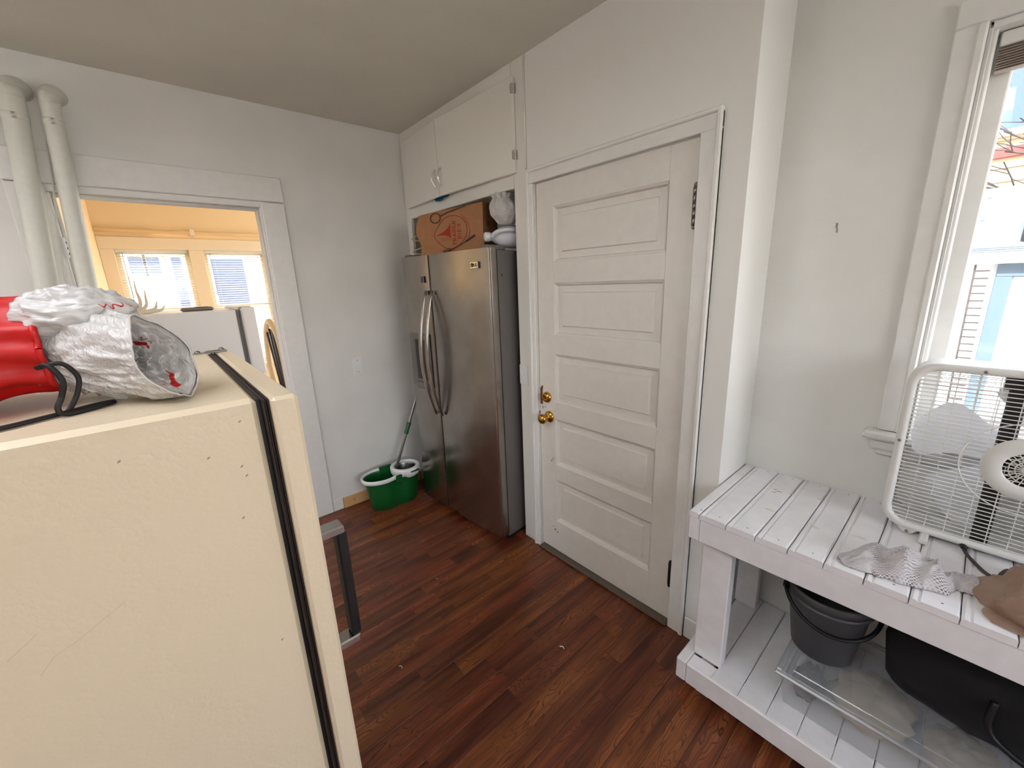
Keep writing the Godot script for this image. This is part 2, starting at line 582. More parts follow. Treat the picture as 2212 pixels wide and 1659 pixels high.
func build_shell() -> void:
	var cs := mb()
	bbox(cs, V(-0.14, CEIL, -0.75), V(SX0, CEIL + 0.12, RZ + 0.14), 0.0)
	bbox(cs, V(SX1, CEIL, -0.75), V(RX + 0.14, CEIL + 0.12, RZ + 0.14), 0.0)
	bbox(cs, V(SX0, CEIL, -0.75), V(SX1, CEIL + 0.12, SZ0), 0.0)
	bbox(cs, V(SX0, CEIL, SZ1), V(SX1, CEIL + 0.12, RZ + 0.14), 0.0)
	var c := obj(cs, "ceiling", M["ceiling_paint"])
	# added milky roof light, unseen: brightens the floor and bench from above
	var rl := base("window_10")
	structure(rl, "added milky roof light in the ceiling, unseen, to brighten the room", "roof light")
	var dm := mb(true)
	surf(dm, func(u, v): return V(lerpf(SX0 - 0.02, SX1 + 0.02, u), CEIL + 0.12 + 0.16 * sin(u * PI) * sin(v * PI), lerpf(SZ0 - 0.02, SZ1 + 0.02, v)), 12, 12, true)
	obj(dm, "dome", M["milky_dome"], rl)
	structure(c, "plain taupe painted ceiling of the room", "ceiling")
	# left wall with the doorway
	var s := mb()
	bbox(s, V(-0.14, 0, -0.75), V(0, CEIL, 0.93), 0.0)
	bbox(s, V(-0.14, 0, 1.79), V(0, CEIL, RZ + 0.14), 0.0)
	bbox(s, V(-0.14, 2.055, 0.93), V(0, CEIL, 1.79), 0.0)
	structure(obj(s, "wall_left", M["wall_paint"]), "white wall pierced by the doorway to the tan room", "wall")
	# door wall: from the recess to the outer corner, with the door opening; the recess sides are its ends
	s = mb()
	bbox(s, V(1.19, 0, -0.42), V(1.318, CEIL, 0), 0.0)
	bbox(s, V(2.156, 0, -0.42), V(EX, CEIL, 0), 0.0)
	bbox(s, V(1.318, 2.042, -0.42), V(2.156, CEIL, 0), 0.0)
	structure(obj(s, "wall_back", M["wall_paint_rough"]), "white textured wall around the five-panel door", "wall")
	s = mb()
	bbox(s, V(-0.14, 0, -0.87), V(1.32, CEIL, -0.75), 0.0)
	bbox(s, V(1.19, 0, -0.75), V(1.318, CEIL, -0.42), 0.0)
	structure(obj(s, "wall_recess", M["wall_paint"]), "white back of the refrigerator recess", "wall")
	# window wall
	s = mb()
	bbox(s, V(EX - 0.1, 0, -0.42), V(2.767, CEIL, NICHE), 0.0)
	bbox(s, V(2.767, 0, -0.42), V(WX, 1.0, NICHE), 0.0)
	bbox(s, V(2.767, 2.185, -0.42), V(WX, CEIL, NICHE), 0.0)
	bbox(s, V(WX, 0, -0.42), V(RX + 0.14, CEIL, NICHE), 0.0)
	structure(obj(s, "wall_window", M["wall_paint"]), "smooth white wall with the window above the bench", "wall")
	# right wall and the wall behind the camera, unseen; windows added for light
	s = mb()
	bbox(s, V(RX, 0, -0.42), V(RX + 0.14, SILL, RZ + 0.14), 0.0)
	bbox(s, V(RX, HEAD, -0.42), V(RX + 0.14, CEIL, RZ + 0.14), 0.0)
	for z in [[-0.42, -0.15], [2.25, RZ + 0.14]]:
		bbox(s, V(RX, SILL, z[0]), V(RX + 0.14, HEAD, z[1]), 0.0)
	structure(obj(s, "wall_right", M["wall_paint"]), "white wall with an added wide window beside the camera", "wall")
	s = mb()
	bbox(s, V(-0.14, 0, RZ), V(RX, SILL, RZ + 0.14), 0.0)
	bbox(s, V(-0.14, HEAD, RZ), V(RX, CEIL, RZ + 0.14), 0.0)
	for x in [[-0.14, 0.4], [1.3, RX]]:
		bbox(s, V(x[0], SILL, RZ), V(x[1], HEAD, RZ + 0.14), 0.0)
	structure(obj(s, "wall_front", M["wall_paint"]), "white wall with an added wide window behind the camera", "wall")
	var names := ["assumed wide window in the right wall, added for light", "assumed wide window behind the camera, added for light"]
	for i in 2:
		var w := base("window_%d" % (i + 2))  # assumed windows, unseen, put in to light the room
		structure(w, names[i], "window")
		# frame drawn for the right wall; the wall behind gets the same turned a quarter
		var xf := Transform3D(Basis.IDENTITY, V(RX + 0.08, SILL, -0.15))
		var L := 2.4
		if i == 1:
			xf = Transform3D(Basis(Vector3.UP, PI / 2), V(0.4, SILL, RZ + 0.08))
			L = 0.9
		s = mb()
		for b in [[V(-0.03, 0, 0), V(0.03, 0.05, L)], [V(-0.03, (HEAD - SILL - 0.05), 0), V(0.03, HEAD - SILL, L)], [V(-0.03, 0.05, 0), V(0.03, (HEAD - SILL - 0.05), 0.05)], [V(-0.03, 0.05, L - 0.05), V(0.03, (HEAD - SILL - 0.05), L)], [V(-0.025, 0.5, 0.05), V(0.025, 0.54, L - 0.05)]]:
			bbox(s, b[0], b[1], 0.003, xf)
		obj(s, "sash", M["trim_paint"], w)
		s = mb()
		bbox(s, V(-0.002, 0.05, 0.05), V(0.002, (HEAD - SILL - 0.05), L - 0.05), 0.0, xf)
		obj(s, "pane", M["glass"], w)

func casing_board(parent: Node, called: String, lo: Vector3, hi: Vector3, m: Material, b := 0.004) -> void:
	box(called, lo, hi, m, parent, b)

func build_doorway() -> void:
	var t := base("trim_1")
	structure(t, "wide flat white casing and jambs of the left doorway", "casing")
	var m: Material = M["trim_paint"]
	box("casing_side", V(0, 0, 0.812), V(0.018, 2.075, 0.935), m, t, 0.004)
	box("casing_head", V(0, 2.078, 0.812), V(0.02, 2.214, 1.905), m, t, 0.004)
	box("casing_side", V(0, 0, 1.782), V(0.018, 2.075, 1.905), m, t, 0.004)
	# jambs with rounded stops
	box("jamb", V(-0.14, 0, 0.915), V(0.012, 2.045, 0.945), m, t, 0.003)
	box("jamb", V(-0.14, 0, 1.775), V(0.012, 2.045, 1.80), m, t, 0.003)
	box("jamb_head", V(-0.14, 2.045, 0.915), V(0.012, 2.078, 1.80), m, t, 0.003)
	for a in [[V(-0.03, 0, 0.945), V(-0.03, 2.03, 0.945)], [V(-0.03, 0, 1.775), V(-0.03, 2.03, 1.775)], [V(-0.03, 2.04, 0.945), V(-0.03, 2.04, 1.775)]]:
		var s := mb(true)
		tube(s, a, 0.014, 12)
		obj(s, "stop_moulding", m, t)
	# painted hinge leaf left on the jamb side
	var h := mb()
	bbox(h, V(-0.012, 1.755, 1.768), V(0.022, 1.85, 1.778), 0.004)
	var hinge := obj(h, "hinge", M["white_plastic"], t)
	for y in [1.775, 1.80, 1.825]:
		var k := mb(true)
		lathe(k, [Vector2(0.0, 0), Vector2(0.005, 0.0), Vector2(0.005, 0.002), Vector2(0, 0.002)], 10, Transform3D(Basis(Vector3.RIGHT, -PI / 2), V(0.006, y, 1.768)))
		obj(k, "screw_hole", M["nail_dark"], hinge)
	# baseboard: a white end and a raw pine piece
	var bb := base("baseboard_left")
	structure(bb, "baseboard of a short white piece and a raw pine piece by the green bucket", "baseboard")
	box("white_piece", V(0, 0, 0.737), V(0.016, 0.09, 0.811), m, bb, 0.004)
	box("white_piece", V(0, 0, -0.7), V(0.016, 0.09, 0.10), m, bb, 0.004)
	var pine := box("pine_piece", V(0, 0, 0.10), V(0.02, 0.078, 0.736), M["raw_pine"], bb, 0.002)
	var s2 := mb(true)
	lathe(s2, [Vector2(0.0, 0), Vector2(0.006, 0.0), Vector2(0.0, 0.0012)], 12, Transform3D(Basis(Vector3.BACK, -PI / 2), V(0.0198, 0.045, 0.66)))
	obj(s2, "knot", M["raw_pine_knot"], pine)
	var b2 := base("baseboard_back")
	structure(b2, "short white baseboard between the door casing and the bench", "baseboard")
	box("baseboard_face", V(2.222, 0, 0), V(EX, 0.105, 0.014), m, b2, 0.004)

func build_recess_cabinet() -> void:
	var c := thing("wall_cabinet", "white built-in cupboard with two plain doors above the steel refrigerator", "cupboard", V(0, 0, 0))
	var m: Material = M["cabinet_paint"]
	box("stile", V(1.183, 0, -0.02), V(1.272, CEIL, 0.004), m, c, 0.003)
	box("stile", V(0.0, 0.09, -0.02), V(0.062, CEIL, 0.003), m, c, 0.002)
	box("bottom_rail", V(0.062, 2.036, -0.02), V(1.183, 2.125, 0.003), m, c, 0.003)
	box("top_rail", V(0.062, 2.515, -0.02), V(1.183, CEIL, 0.003), m, c, 0.002)
	box("bottom_panel", V(0.0, 2.036, -0.75), V(1.19, 2.055, -0.02), m, c, 0.0)
	var bead := mb(true)
	tube(bead, [V(1.275, 2.11, 0.004), V(1.275, CEIL, 0.004)], 0.0045, 8)
	obj(bead, "bead", m, c)
	# doors hang slightly open where they meet
	for d in [[0.066, 0.5395, 3.4, 1.0], [1.209, 0.5405, -2.4, -1.0]]:
		var hinge_x: float = d[0]
		var w := absf(d[1] - d[0])
		var dir: float = d[3]
		var door := MeshInstance3D.new()
		var s := mb()
		bbox(s, V(0 if dir > 0 else -w, 0, 0), V(w if dir > 0 else 0.0, 0.424, 0.019), 0.003)
		door = obj(s, "door", m, c)
		door.position = V(hinge_x, 2.103, 0.004)
		door.rotation_degrees.y = -d[2]
		# bow handle near the meeting edge
		var hx := (w - 0.028) * dir
		var hs := mb(true)
		var pts := []
		for i in 13:
			var t := float(i) / 12.0
			pts.append(V(hx - 0.006 * dir * sin(t * PI), 0.052 + 0.10 * t, 0.019 + 0.026 * sin(t * PI)))
		tube(hs, pts, 0.0052, 8)
		obj(hs, "handle", M["bright_chrome"], door)
		if dir < 0:
			for y in [0.055, 0.345]:
				var h := mb()
				bbox(h, V(0.001, y + 0.006, 0.001), V(0.012, y + 0.049, 0.005), 0.002)
				bbox(h, V(-0.012, y + 0.008, 0.019), V(-0.002, y + 0.047, 0.0215), 0.001)
				for q in [0.0, 0.012, 0.024, 0.036]:
					bbox(h, V(-0.002, y + 0.004 + q, 0.013), V(0.006, y + 0.014 + q, 0.0235), 0.003)
				obj(h, "hinge", M["painted_hinge"], door)
	# blue cloth caught in the door gap
	var cl := mb(true)
	surf(cl, func(u, v): return V(0.40 + 0.19 * u, 2.122 - 0.030 * v * sin(u * PI) - 0.010 * v + 0.003 * sin(u * 19.0), 0.005 + 0.026 * v * sin(u * PI) + 0.002 * sin(u * 25.0)), 24, 6)
	tag(obj(cl, "cloth", M["blue_cloth"]), "blue cloth peeking out below the cupboard doors", "cloth")

func build_door() -> void:
	var d := base("door_1")
	structure(d, "white five-panel wooden door with brass knob and deadbolt", "door")
	var m: Material = M["door_paint"]
	var xl := 1.331
	var xr := 2.1445
	var pl := 1.444
	var pr := 2.033
	var ys := [[1.6585, 1.9125], [1.297, 1.5565], [0.936, 1.197], [0.572, 0.839], [0.2155, 0.476]]
	var zf := -0.006
	var zb := -0.045
	var s := mb()
	bbox(s, V(xl, 0.022, zb), V(pl, 2.03, zf), 0.0015)
	obj(s, "stile", m, d)
	s = mb()
	bbox(s, V(pr, 0.022, zb), V(xr, 2.03, zf), 0.0015)
	obj(s, "stile", m, d)
	var edges := [0.022, 0.2155, 0.476, 0.572, 0.839, 0.936, 1.197, 1.297, 1.5565, 1.6585, 1.9125, 2.03]
	for i in range(0, 12, 2):
		s = mb()
		bbox(s, V(pl, edges[i], zb), V(pr, edges[i + 1], zf), 0.0008)
		obj(s, "rail", m, d)
	for y in ys:
		s = mb()
		var steps := [[0.0, zf], [0.004, zf - 0.003], [0.009, zf - 0.005], [0.014, zf - 0.018], [0.044, zf - 0.016], [0.049, zf - 0.009]]
		for i in steps.size() - 1:
			var a: float = steps[i][0]
			var za: float = steps[i][1]
			var b: float = steps[i + 1][0]
			var zz: float = steps[i + 1][1]
			var o := [V(pl + a, y[0] + a, za), V(pr - a, y[0] + a, za), V(pr - a, y[1] - a, za), V(pl + a, y[1] - a, za)]
			var n := [V(pl + b, y[0] + b, zz), V(pr - b, y[0] + b, zz), V(pr - b, y[1] - b, zz), V(pl + b, y[1] - b, zz)]
			for k in 4:
				var j := (k + 1) % 4
				quad_to(s, o[k], o[j], n[j], n[k], V(0, 0, 1))
		var e: float = steps[-1][0]
		var ze: float = steps[-1][1]
		quad(s, V(pl + e, y[0] + e, ze), V(pr - e, y[0] + e, ze), V(pr - e, y[1] - e, ze), V(pl + e, y[1] - e, ze))
		quad(s, V(pl, y[1], zb + 0.01), V(pr, y[1], zb + 0.01), V(pr, y[0], zb + 0.01), V(pl, y[0], zb + 0.01))
		obj(s, "panel", m, d)
	# deadbolt with its thumb turn
	var face := Transform3D(Basis(Vector3.RIGHT, PI / 2), V(1.386, 0.952, zf))
	s = mb(true)
	lathe(s, [Vector2(0.031, 0), Vector2(0.031, 0.006), Vector2(0.024, 0.016), Vector2(0.017, 0.019), Vector2(0, 0.019)], 28, face)
	var db := obj(s, "deadbolt", M["brass"], d)
	s = mb()
	bbox(s, V(-0.018, 0.0185, -0.0045), V(0.018, 0.032, 0.0045), 0.002, face * Transform3D(Basis(Vector3.UP, -0.5), Vector3.ZERO))
	obj(s, "thumb_turn", M["brass"], db)
	s = mb()
	bbox(s, V(1.335, 0.905, zf), V(1.352, 1.0, zf + 0.002), 0.001)
	bbox(s, V(1.343, 0.995, zf), V(1.355, 1.012, zf + 0.0018), 0.001)
	obj(s, "bare_plate_mark", M["old_brass"], d)
	# knob on its rose
	var kf := Transform3D(Basis(Vector3.RIGHT, PI / 2), V(1.400, 0.843, zf))
	s = mb(true)
	lathe(s, [Vector2(0.033, 0), Vector2(0.033, 0.004), Vector2(0.029, 0.011), Vector2(0.015, 0.016), Vector2(0.011, 0.018), Vector2(0.011, 0.034), Vector2(0.017, 0.039), Vector2(0.0255, 0.048), Vector2(0.0275, 0.057), Vector2(0.025, 0.066), Vector2(0.016, 0.072), Vector2(0, 0.073)], 30, kf)
	obj(s, "knob", M["brass"], d)
	box("latch_plate", V(1.322, 0.825, -0.012), V(1.334, 0.865, 0.001), M["chrome"], d, 0.002)
	# hinges
	for h in [[1.742, 1.872, M["dull_metal"]], [0.216, 0.328, M["dark_metal"]]]:
		s = mb(true)
		var y0: float = h[0]
		var y1: float = h[1]
		var step := (y1 - y0) / 5.0
		for i in 5:
			tube(s, [V(2.140, y0 + i * step + 0.0007, 0.004), V(2.140, y0 + (i + 1) * step - 0.0007, 0.004)], 0.0085, 12)
		for e2 in [[y0, -1.0], [y1, 1.0]]:
			tube(s, [V(2.140, e2[0], 0.004), V(2.140, e2[0] + 0.007 * e2[1], 0.004), V(2.140, e2[0] + 0.013 * e2[1], 0.004)], [0.0045, 0.008, 0.003], 10)
		obj(s, "hinge", h[2], d)
	# scuffs low on the door and by the lock: worn spots of bare wood
	for q in [[1.432, 0.155, 0.012, 0.008], [1.452, 0.145, 0.006, 0.010], [1.418, 0.168, 0.010, 0.003], [1.424, 0.60, 0.004, 0.016], [1.412, 0.585, 0.006, 0.010], [1.352, 0.888, 0.006, 0.013], [1.369, 0.893, 0.004, 0.008]]:
		s = mb()
		var poly := PackedVector2Array()
		for i in 9:
			var a := TAU * i / 9.0
			var rr := rng.randf_range(0.55, 1.0)
			poly.append(Vector2(q[0] + q[2] * rr * cos(a), q[1] + q[3] * rr * sin(a)))
		extrude(s, poly, 0.0004, Transform3D(Basis.IDENTITY, V(0, 0, zf)))
		obj(s, "scuff", M["scuff"], d)
	# casing
	var t := base("trim_2")
	structure(t, "white moulded casing around the five-panel door", "casing")
	var tm: Material = M["trim_paint"]
	for sd in [[1.284, 1.3275, 1.0], [2.2195, 2.148, -1.0]]:
		var a: float = sd[0]
		var b: float = sd[1]
		var q := mb()
		bbox(q, V(minf(a, b), 0, 0), V(maxf(a, b), 2.033 if sd[2] > 0 else 2.036, 0.016), 0.003)
		bbox(q, V(minf(a, a + 0.018 * sd[2]), 0, 0.0), V(maxf(a, a + 0.018 * sd[2]), 2.09, 0.024), 0.004)
		bbox(q, V(minf(b - 0.012 * sd[2], b), 0.0, -0.03), V(maxf(b - 0.012 * sd[2], b), 2.034, 0.010), 0.003)
		obj(q, "casing_side", tm, t)
	var hq := mb()
	bbox(hq, V(1.284, 2.034, 0), V(2.2195, 2.085, 0.016), 0.003)
	bbox(hq, V(1.284, 2.083, 0), V(2.2195, 2.100, 0.024), 0.004)
	bbox(hq, V(1.316, 2.034, -0.03), V(2.158, 2.046, 0.010), 0.003)
	obj(hq, "casing_head", tm, t)
	# stop and dark threshold
	var th := base("trim_3")
	structure(th, "worn grey wooden threshold under the five-panel door", "threshold")
	box("threshold_board", V(1.33, 0.0, -0.06), V(2.148, 0.018, 0.028), M["grey_wood"], th, 0.007)
	var wr := mb()
	var upper := PackedVector2Array()
	var lower := PackedVector2Array()
	for i in 19:
		var x := 1.76 + i * 0.0205
		upper.append(Vector2(x, -(0.016 - 0.010 * rng.randf() * sin(i / 18.0 * PI))))
		lower.append(Vector2(x, -(0.0225 + 0.002 * rng.randf())))
	lower.reverse()
	upper.append_array(lower)
	extrude(wr, upper, 0.0006, Transform3D(Basis(Vector3.RIGHT, -PI / 2), V(0, 0.0178, 0)))
	obj(wr, "bare_wood_edge", M["chip_dark"], th)
	# toggle switch on the stile beside the casing
	var sw := thing("light_switch", "white toggle switch on the stile beside the steel refrigerator", "light switch", V(1.217, 1.055, 0.004))
	box("plate", V(-0.033, -0.057, 0), V(0.033, 0.057, 0.006), M["white_plastic"], sw, 0.002)
	box("toggle", V(-0.004, -0.004, 0.006), V(0.004, 0.010, 0.017), M["white_plastic"], sw, 0.002)

func build_wall_bits() -> void:
	var p := thing("blank_wall_plate", "blank white wall plate on the left wall beside the doorway", "wall plate", V(0, 1.03, 0.498))
	box("plate", V(0, -0.058, -0.035), V(0.006, 0.058, 0.035), M["white_plastic"], p, 0.002)
	for y in [-0.042, 0.042]:
		var s := mb(true)
		lathe(s, [Vector2(0.0035, 0.0), Vector2(0.0025, 0.0012), Vector2(0, 0.0014)], 10, Transform3D(Basis(Vector3.BACK, -PI / 2), V(0.006, y, 0)))
		obj(s, "screw", M["dull_metal"], p)
	var k := mb()
	bbox(k, V(2.500, 1.705, NICHE), V(2.506, 1.722, NICHE + 0.0015), 0.0005)
	bbox(k, V(2.503, 1.690, NICHE), V(2.508, 1.704, NICHE + 0.001), 0.0004)
	tag(obj(k, "paint_chip", M["scuff"]), "small chipped spot on the white wall above the bench", "paint chip")

func build_pipes() -> void:
	# two painted pipes that come out of the left wall, bend and run down in front of the casing
	for i in 2:
		var zt := 1.796 if i == 0 else 1.687
		var zb := 2.00 if i == 0 else 1.825
		var zw := zt - 0.01
		var r := 0.039 if i == 0 else 0.0335
		var x := 0.085
		var pts := [V(-0.02, 2.445, zw - 0.012), V(0.03, 2.445, zw - 0.008), V(0.07, 2.428, zt - 0.003), V(x, 2.385, zt), V(x, 2.33, zt + 0.004), V(x, 1.2, lerpf(zt, zb, 0.49)), V(x, 0.0, zb)]
		var s := mb(true)
		tube(s, smooth_path(pts, 6), r, 20)
		var t := thing("wall_pipe", "thicker painted pipe at the left edge, bending out of the wall" if i == 0 else "slimmer painted pipe in front of the doorway, bending out of the wall", "pipe", Vector3.ZERO, 0.0, "painted pipes by the doorway")
		obj(s, "pipe_run", M["pipe_paint"], t)
		s = mb(true)
		tube(s, [V(x, 2.30, zt + 0.006), V(x, 2.325, zt + 0.004)], r + 0.0012, 20)
		obj(s, "coupling", M["pipe_paint"], t)
		s = mb(true)
		tube(s, [V(0.0, 2.445, zw - 0.011), V(0.006, 2.445, zw - 0.011)], r + 0.003, 20)
		obj(s, "wall_collar", M["pipe_paint"], t)
	var w := mb(true)
	tube(w, smooth_path([V(0.026, 2.25, 1.735), V(0.026, 2.10, 1.75), V(0.026, 1.95, 1.77), V(0.026, 1.75, 1.795), V(0.026, 0.9, 1.86), V(0.026, 0.0, 1.915)], 6), 0.0035, 6)
	tag(obj(w, "painted_wire", M["pipe_paint"]), "thin painted wire running down between the two pipes", "wire")

func build_window() -> void:
	var w := base("window_1")
	structure(w, "tall white-framed window above the bench with a raised shade", "window")
	var m: Material = M["trim_paint"]
	var z := NICHE
	var xr := WX
	for sd in [[2.703, 2.767, 1.0], [WX + 0.064, WX, -1.0]]:
		var a: float = sd[0]
		var b: float = sd[1]
		var s := mb()
		bbox(s, V(minf(a, b), 1.035, z), V(maxf(a, b), 2.185, z + 0.018), 0.003)
		bbox(s, V(minf(b, b - 0.022 * sd[2]), 1.035, z), V(maxf(b, b - 0.022 * sd[2]), 2.185, z + 0.023), 0.005)
		obj(s, "casing_side", m, w)
	var hd := mb()
	bbox(hd, V(2.703, 2.185, z), V(WX + 0.064, 2.252, z + 0.018), 0.003)
	obj(hd, "casing_head", m, w)
	box("stool", V(2.668, 1.005, z - 0.05), V(WX + 0.1, 1.033, z + 0.05), m, w, 0.008)
	box("apron", V(2.705, 0.945, z), V(WX + 0.06, 1.004, z + 0.016), m, w, 0.006)
	box("apron_moulding", V(2.69, 0.966, z), V(WX + 0.07, 1.004, z + 0.03), m, w, 0.008)
	# jamb lining with stops in steps
	for sd in [[2.767, 1.0], [xr, -1.0]]:
		var a: float = sd[0]
		var d: float = sd[1]
		var s := mb()
		bbox(s, V(minf(a, a + 0.008 * d), 1.033, -0.43), V(maxf(a, a + 0.008 * d), 2.185, z), 0.001)
		bbox(s, V(minf(a, a + 0.018 * d), 1.033, -0.315), V(maxf(a, a + 0.018 * d), 2.185, z - 0.012), 0.004)
		bbox(s, V(minf(a, a + 0.024 * d), 1.033, -0.43), V(maxf(a, a + 0.024 * d), 2.185, -0.405), 0.003)
		obj(s, "jamb", m, w)
	box("head_jamb", V(2.767, 2.168, -0.43), V(xr, 2.185, z), m, w, 0.002)
	# sash
	var sz0 := -0.392
	var sz1 := -0.352
	box("sash_stile", V(2.776, 1.034, sz0), V(2.824, 2.168, sz1), m, w, 0.004)
	box("sash_stile", V(xr - 0.057, 1.034, sz0), V(xr - 0.009, 2.168, sz1), m, w, 0.004)
	box("sash_rail", V(2.824, 1.034, sz0), V(xr - 0.057, 1.10, sz1), m, w, 0.004)
	box("sash_rail", V(2.824, 2.115, sz0), V(xr - 0.057, 2.168, sz1), m, w, 0.004)
	box("pane", V(2.82, 1.095, -0.374), V(xr - 0.053, 2.12, -0.370), M["glass"], w, 0.0)
	# raised pleated shade
	var sh := thing("window_shade", "raised grey-brown pleated shade at the top of the window", "shade", V(2.786, 2.16, -0.332))
	box("headrail", V(0.004, -0.028, -0.016), V(1.50, 0.006, 0.016), m, sh, 0.003)
	for i in 9:
		var s := mb()
		var y := -0.034 - i * 0.0062
		var off := 0.0015 * sin(i * 2.3)
		extrude(s, PackedVector2Array([Vector2(-0.016 + off, y - 0.003), Vector2(0.0, y - 0.0058), Vector2(0.016 + off, y - 0.003), Vector2(0.016 + off, y - 0.0015), Vector2(0.0, y), Vector2(-0.016 + off, y - 0.0015)]), 1.485, Transform3D(Basis(Vector3.UP, PI / 2), V(0.006, 0, 0)))
		obj(s, "pleat", M["shade_fabric"], sh)

# ------------------------------------------------------------------ refrigerators
func build_cream_fridge() -> void:
	var t := thing("cream_refrigerator", "old cream refrigerator seen from its side in the foreground", "refrigerator", V(1.727, 0, 1.75))
	t.rotation.y = 0.0
	var o := -t.position
	var m: Material = M["cream_enamel"]
	var s := mb()
	bbox(s, V(1.352, 0.06, 1.424) + o, V(2.103, FT, 2.10) + o, 0.008)
	obj(s, "cabinet", m, t)
	box("plinth", V(1.37, 0.0, 1.44) + o, V(2.08, 0.06, 2.08) + o, M["gasket_edge"], t, 0.0)
	box("gasket_flange", V(1.362, 0.09, 1.4165) + o, V(2.092, FT - 0.006, 1.4245) + o, M["gasket_edge"], t, 0.001)
	s = mb()
	for k in 3:
		bbox(s, V(1.352 + 0.004 * (k % 2), 0.10, 1.4065 + 0.0036 * k) + o, V(2.108 - 0.004 * (k % 2), FT - 0.004 - 0.003 * (k % 2), 1.4097 + 0.0036 * k) + o, 0.001)
	obj(s, "gasket", M["gasket_brown"], t)
	s = mb()
	bbox(s, V(1.327, 0.10, 1.366) + o, V(2.127, FT, 1.4065) + o, 0.006)
	var door := obj(s, "door", m, t)
	# bow handle: chrome ends, black grip
	for y in [1.098, 0.834]:
		box("handle_bracket", V(2.062, y - 0.006, 1.318) + o, V(2.098, y + 0.012, 1.367) + o, M["chrome"], door, 0.003)
	s = mb()
	bbox(s, V(2.063, 0.846, 1.314) + o, V(2.0965, 1.094, 1.334) + o, 0.004)
	obj(s, "handle_grip", M["black_plastic"], door)
	# top hinge
	s = mb()
	bbox(s, V(1.37, FT, 1.38) + o, V(1.40, FT + 0.006, 1.432) + o, 0.002)
	bbox(s, V(1.372, FT, 1.425) + o, V(1.402, FT + 0.003, 1.50) + o, 0.001)
	var hinge := obj(s, "hinge", M["dull_metal"], t)
	for z in [1.45, 1.482, 1.392]:
		var k := mb(true)
		lathe(k, [Vector2(0.007, 0.0), Vector2(0.007, 0.004), Vector2(0.004, 0.006), Vector2(0, 0.006)], 10, Transform3D(Basis.IDENTITY, V(1.386, FT + (0.006 if z < 1.4 else 0.003), z) + o))
		obj(k, "bolt", M["dull_metal"], hinge)
	# two long scuffs and some dents with bare spots on the side
	for line in [[Vector2(-1.733, 1.073), Vector2(-1.716, 1.093), Vector2(-1.695, 1.100), Vector2(-1.637, 1.132)], [Vector2(-1.754, 1.113), Vector2(-1.723, 1.135)]]:
		s = mb()
		ring_band(s, line, 0.0011, 0.0002, Transform3D(Basis(Vector3.UP, PI / 2), V(2.103, 0, 0) + o))
		obj(s, "scuff", M["faint_scuff"], t)
	for q in [[1.366, 1.452], [1.318, 1.502], [1.272, 1.458], [1.20, 1.475], [1.29, 1.462], [0.935, 1.458], [1.345, 1.60]]:
		s = mb()
		var poly := PackedVector2Array()
		for i in 7:
			var a := TAU * i / 7.0
			poly.append(Vector2(0.0028 * cos(a), 0.0015 * sin(a)))
		extrude(s, poly, 0.0004, Transform3D(Basis(Vector3.UP, PI / 2) * Basis(Vector3.BACK, 0.7), V(2.103, q[0], q[1]) + o))
		obj(s, "chip", M["scuff"], t)

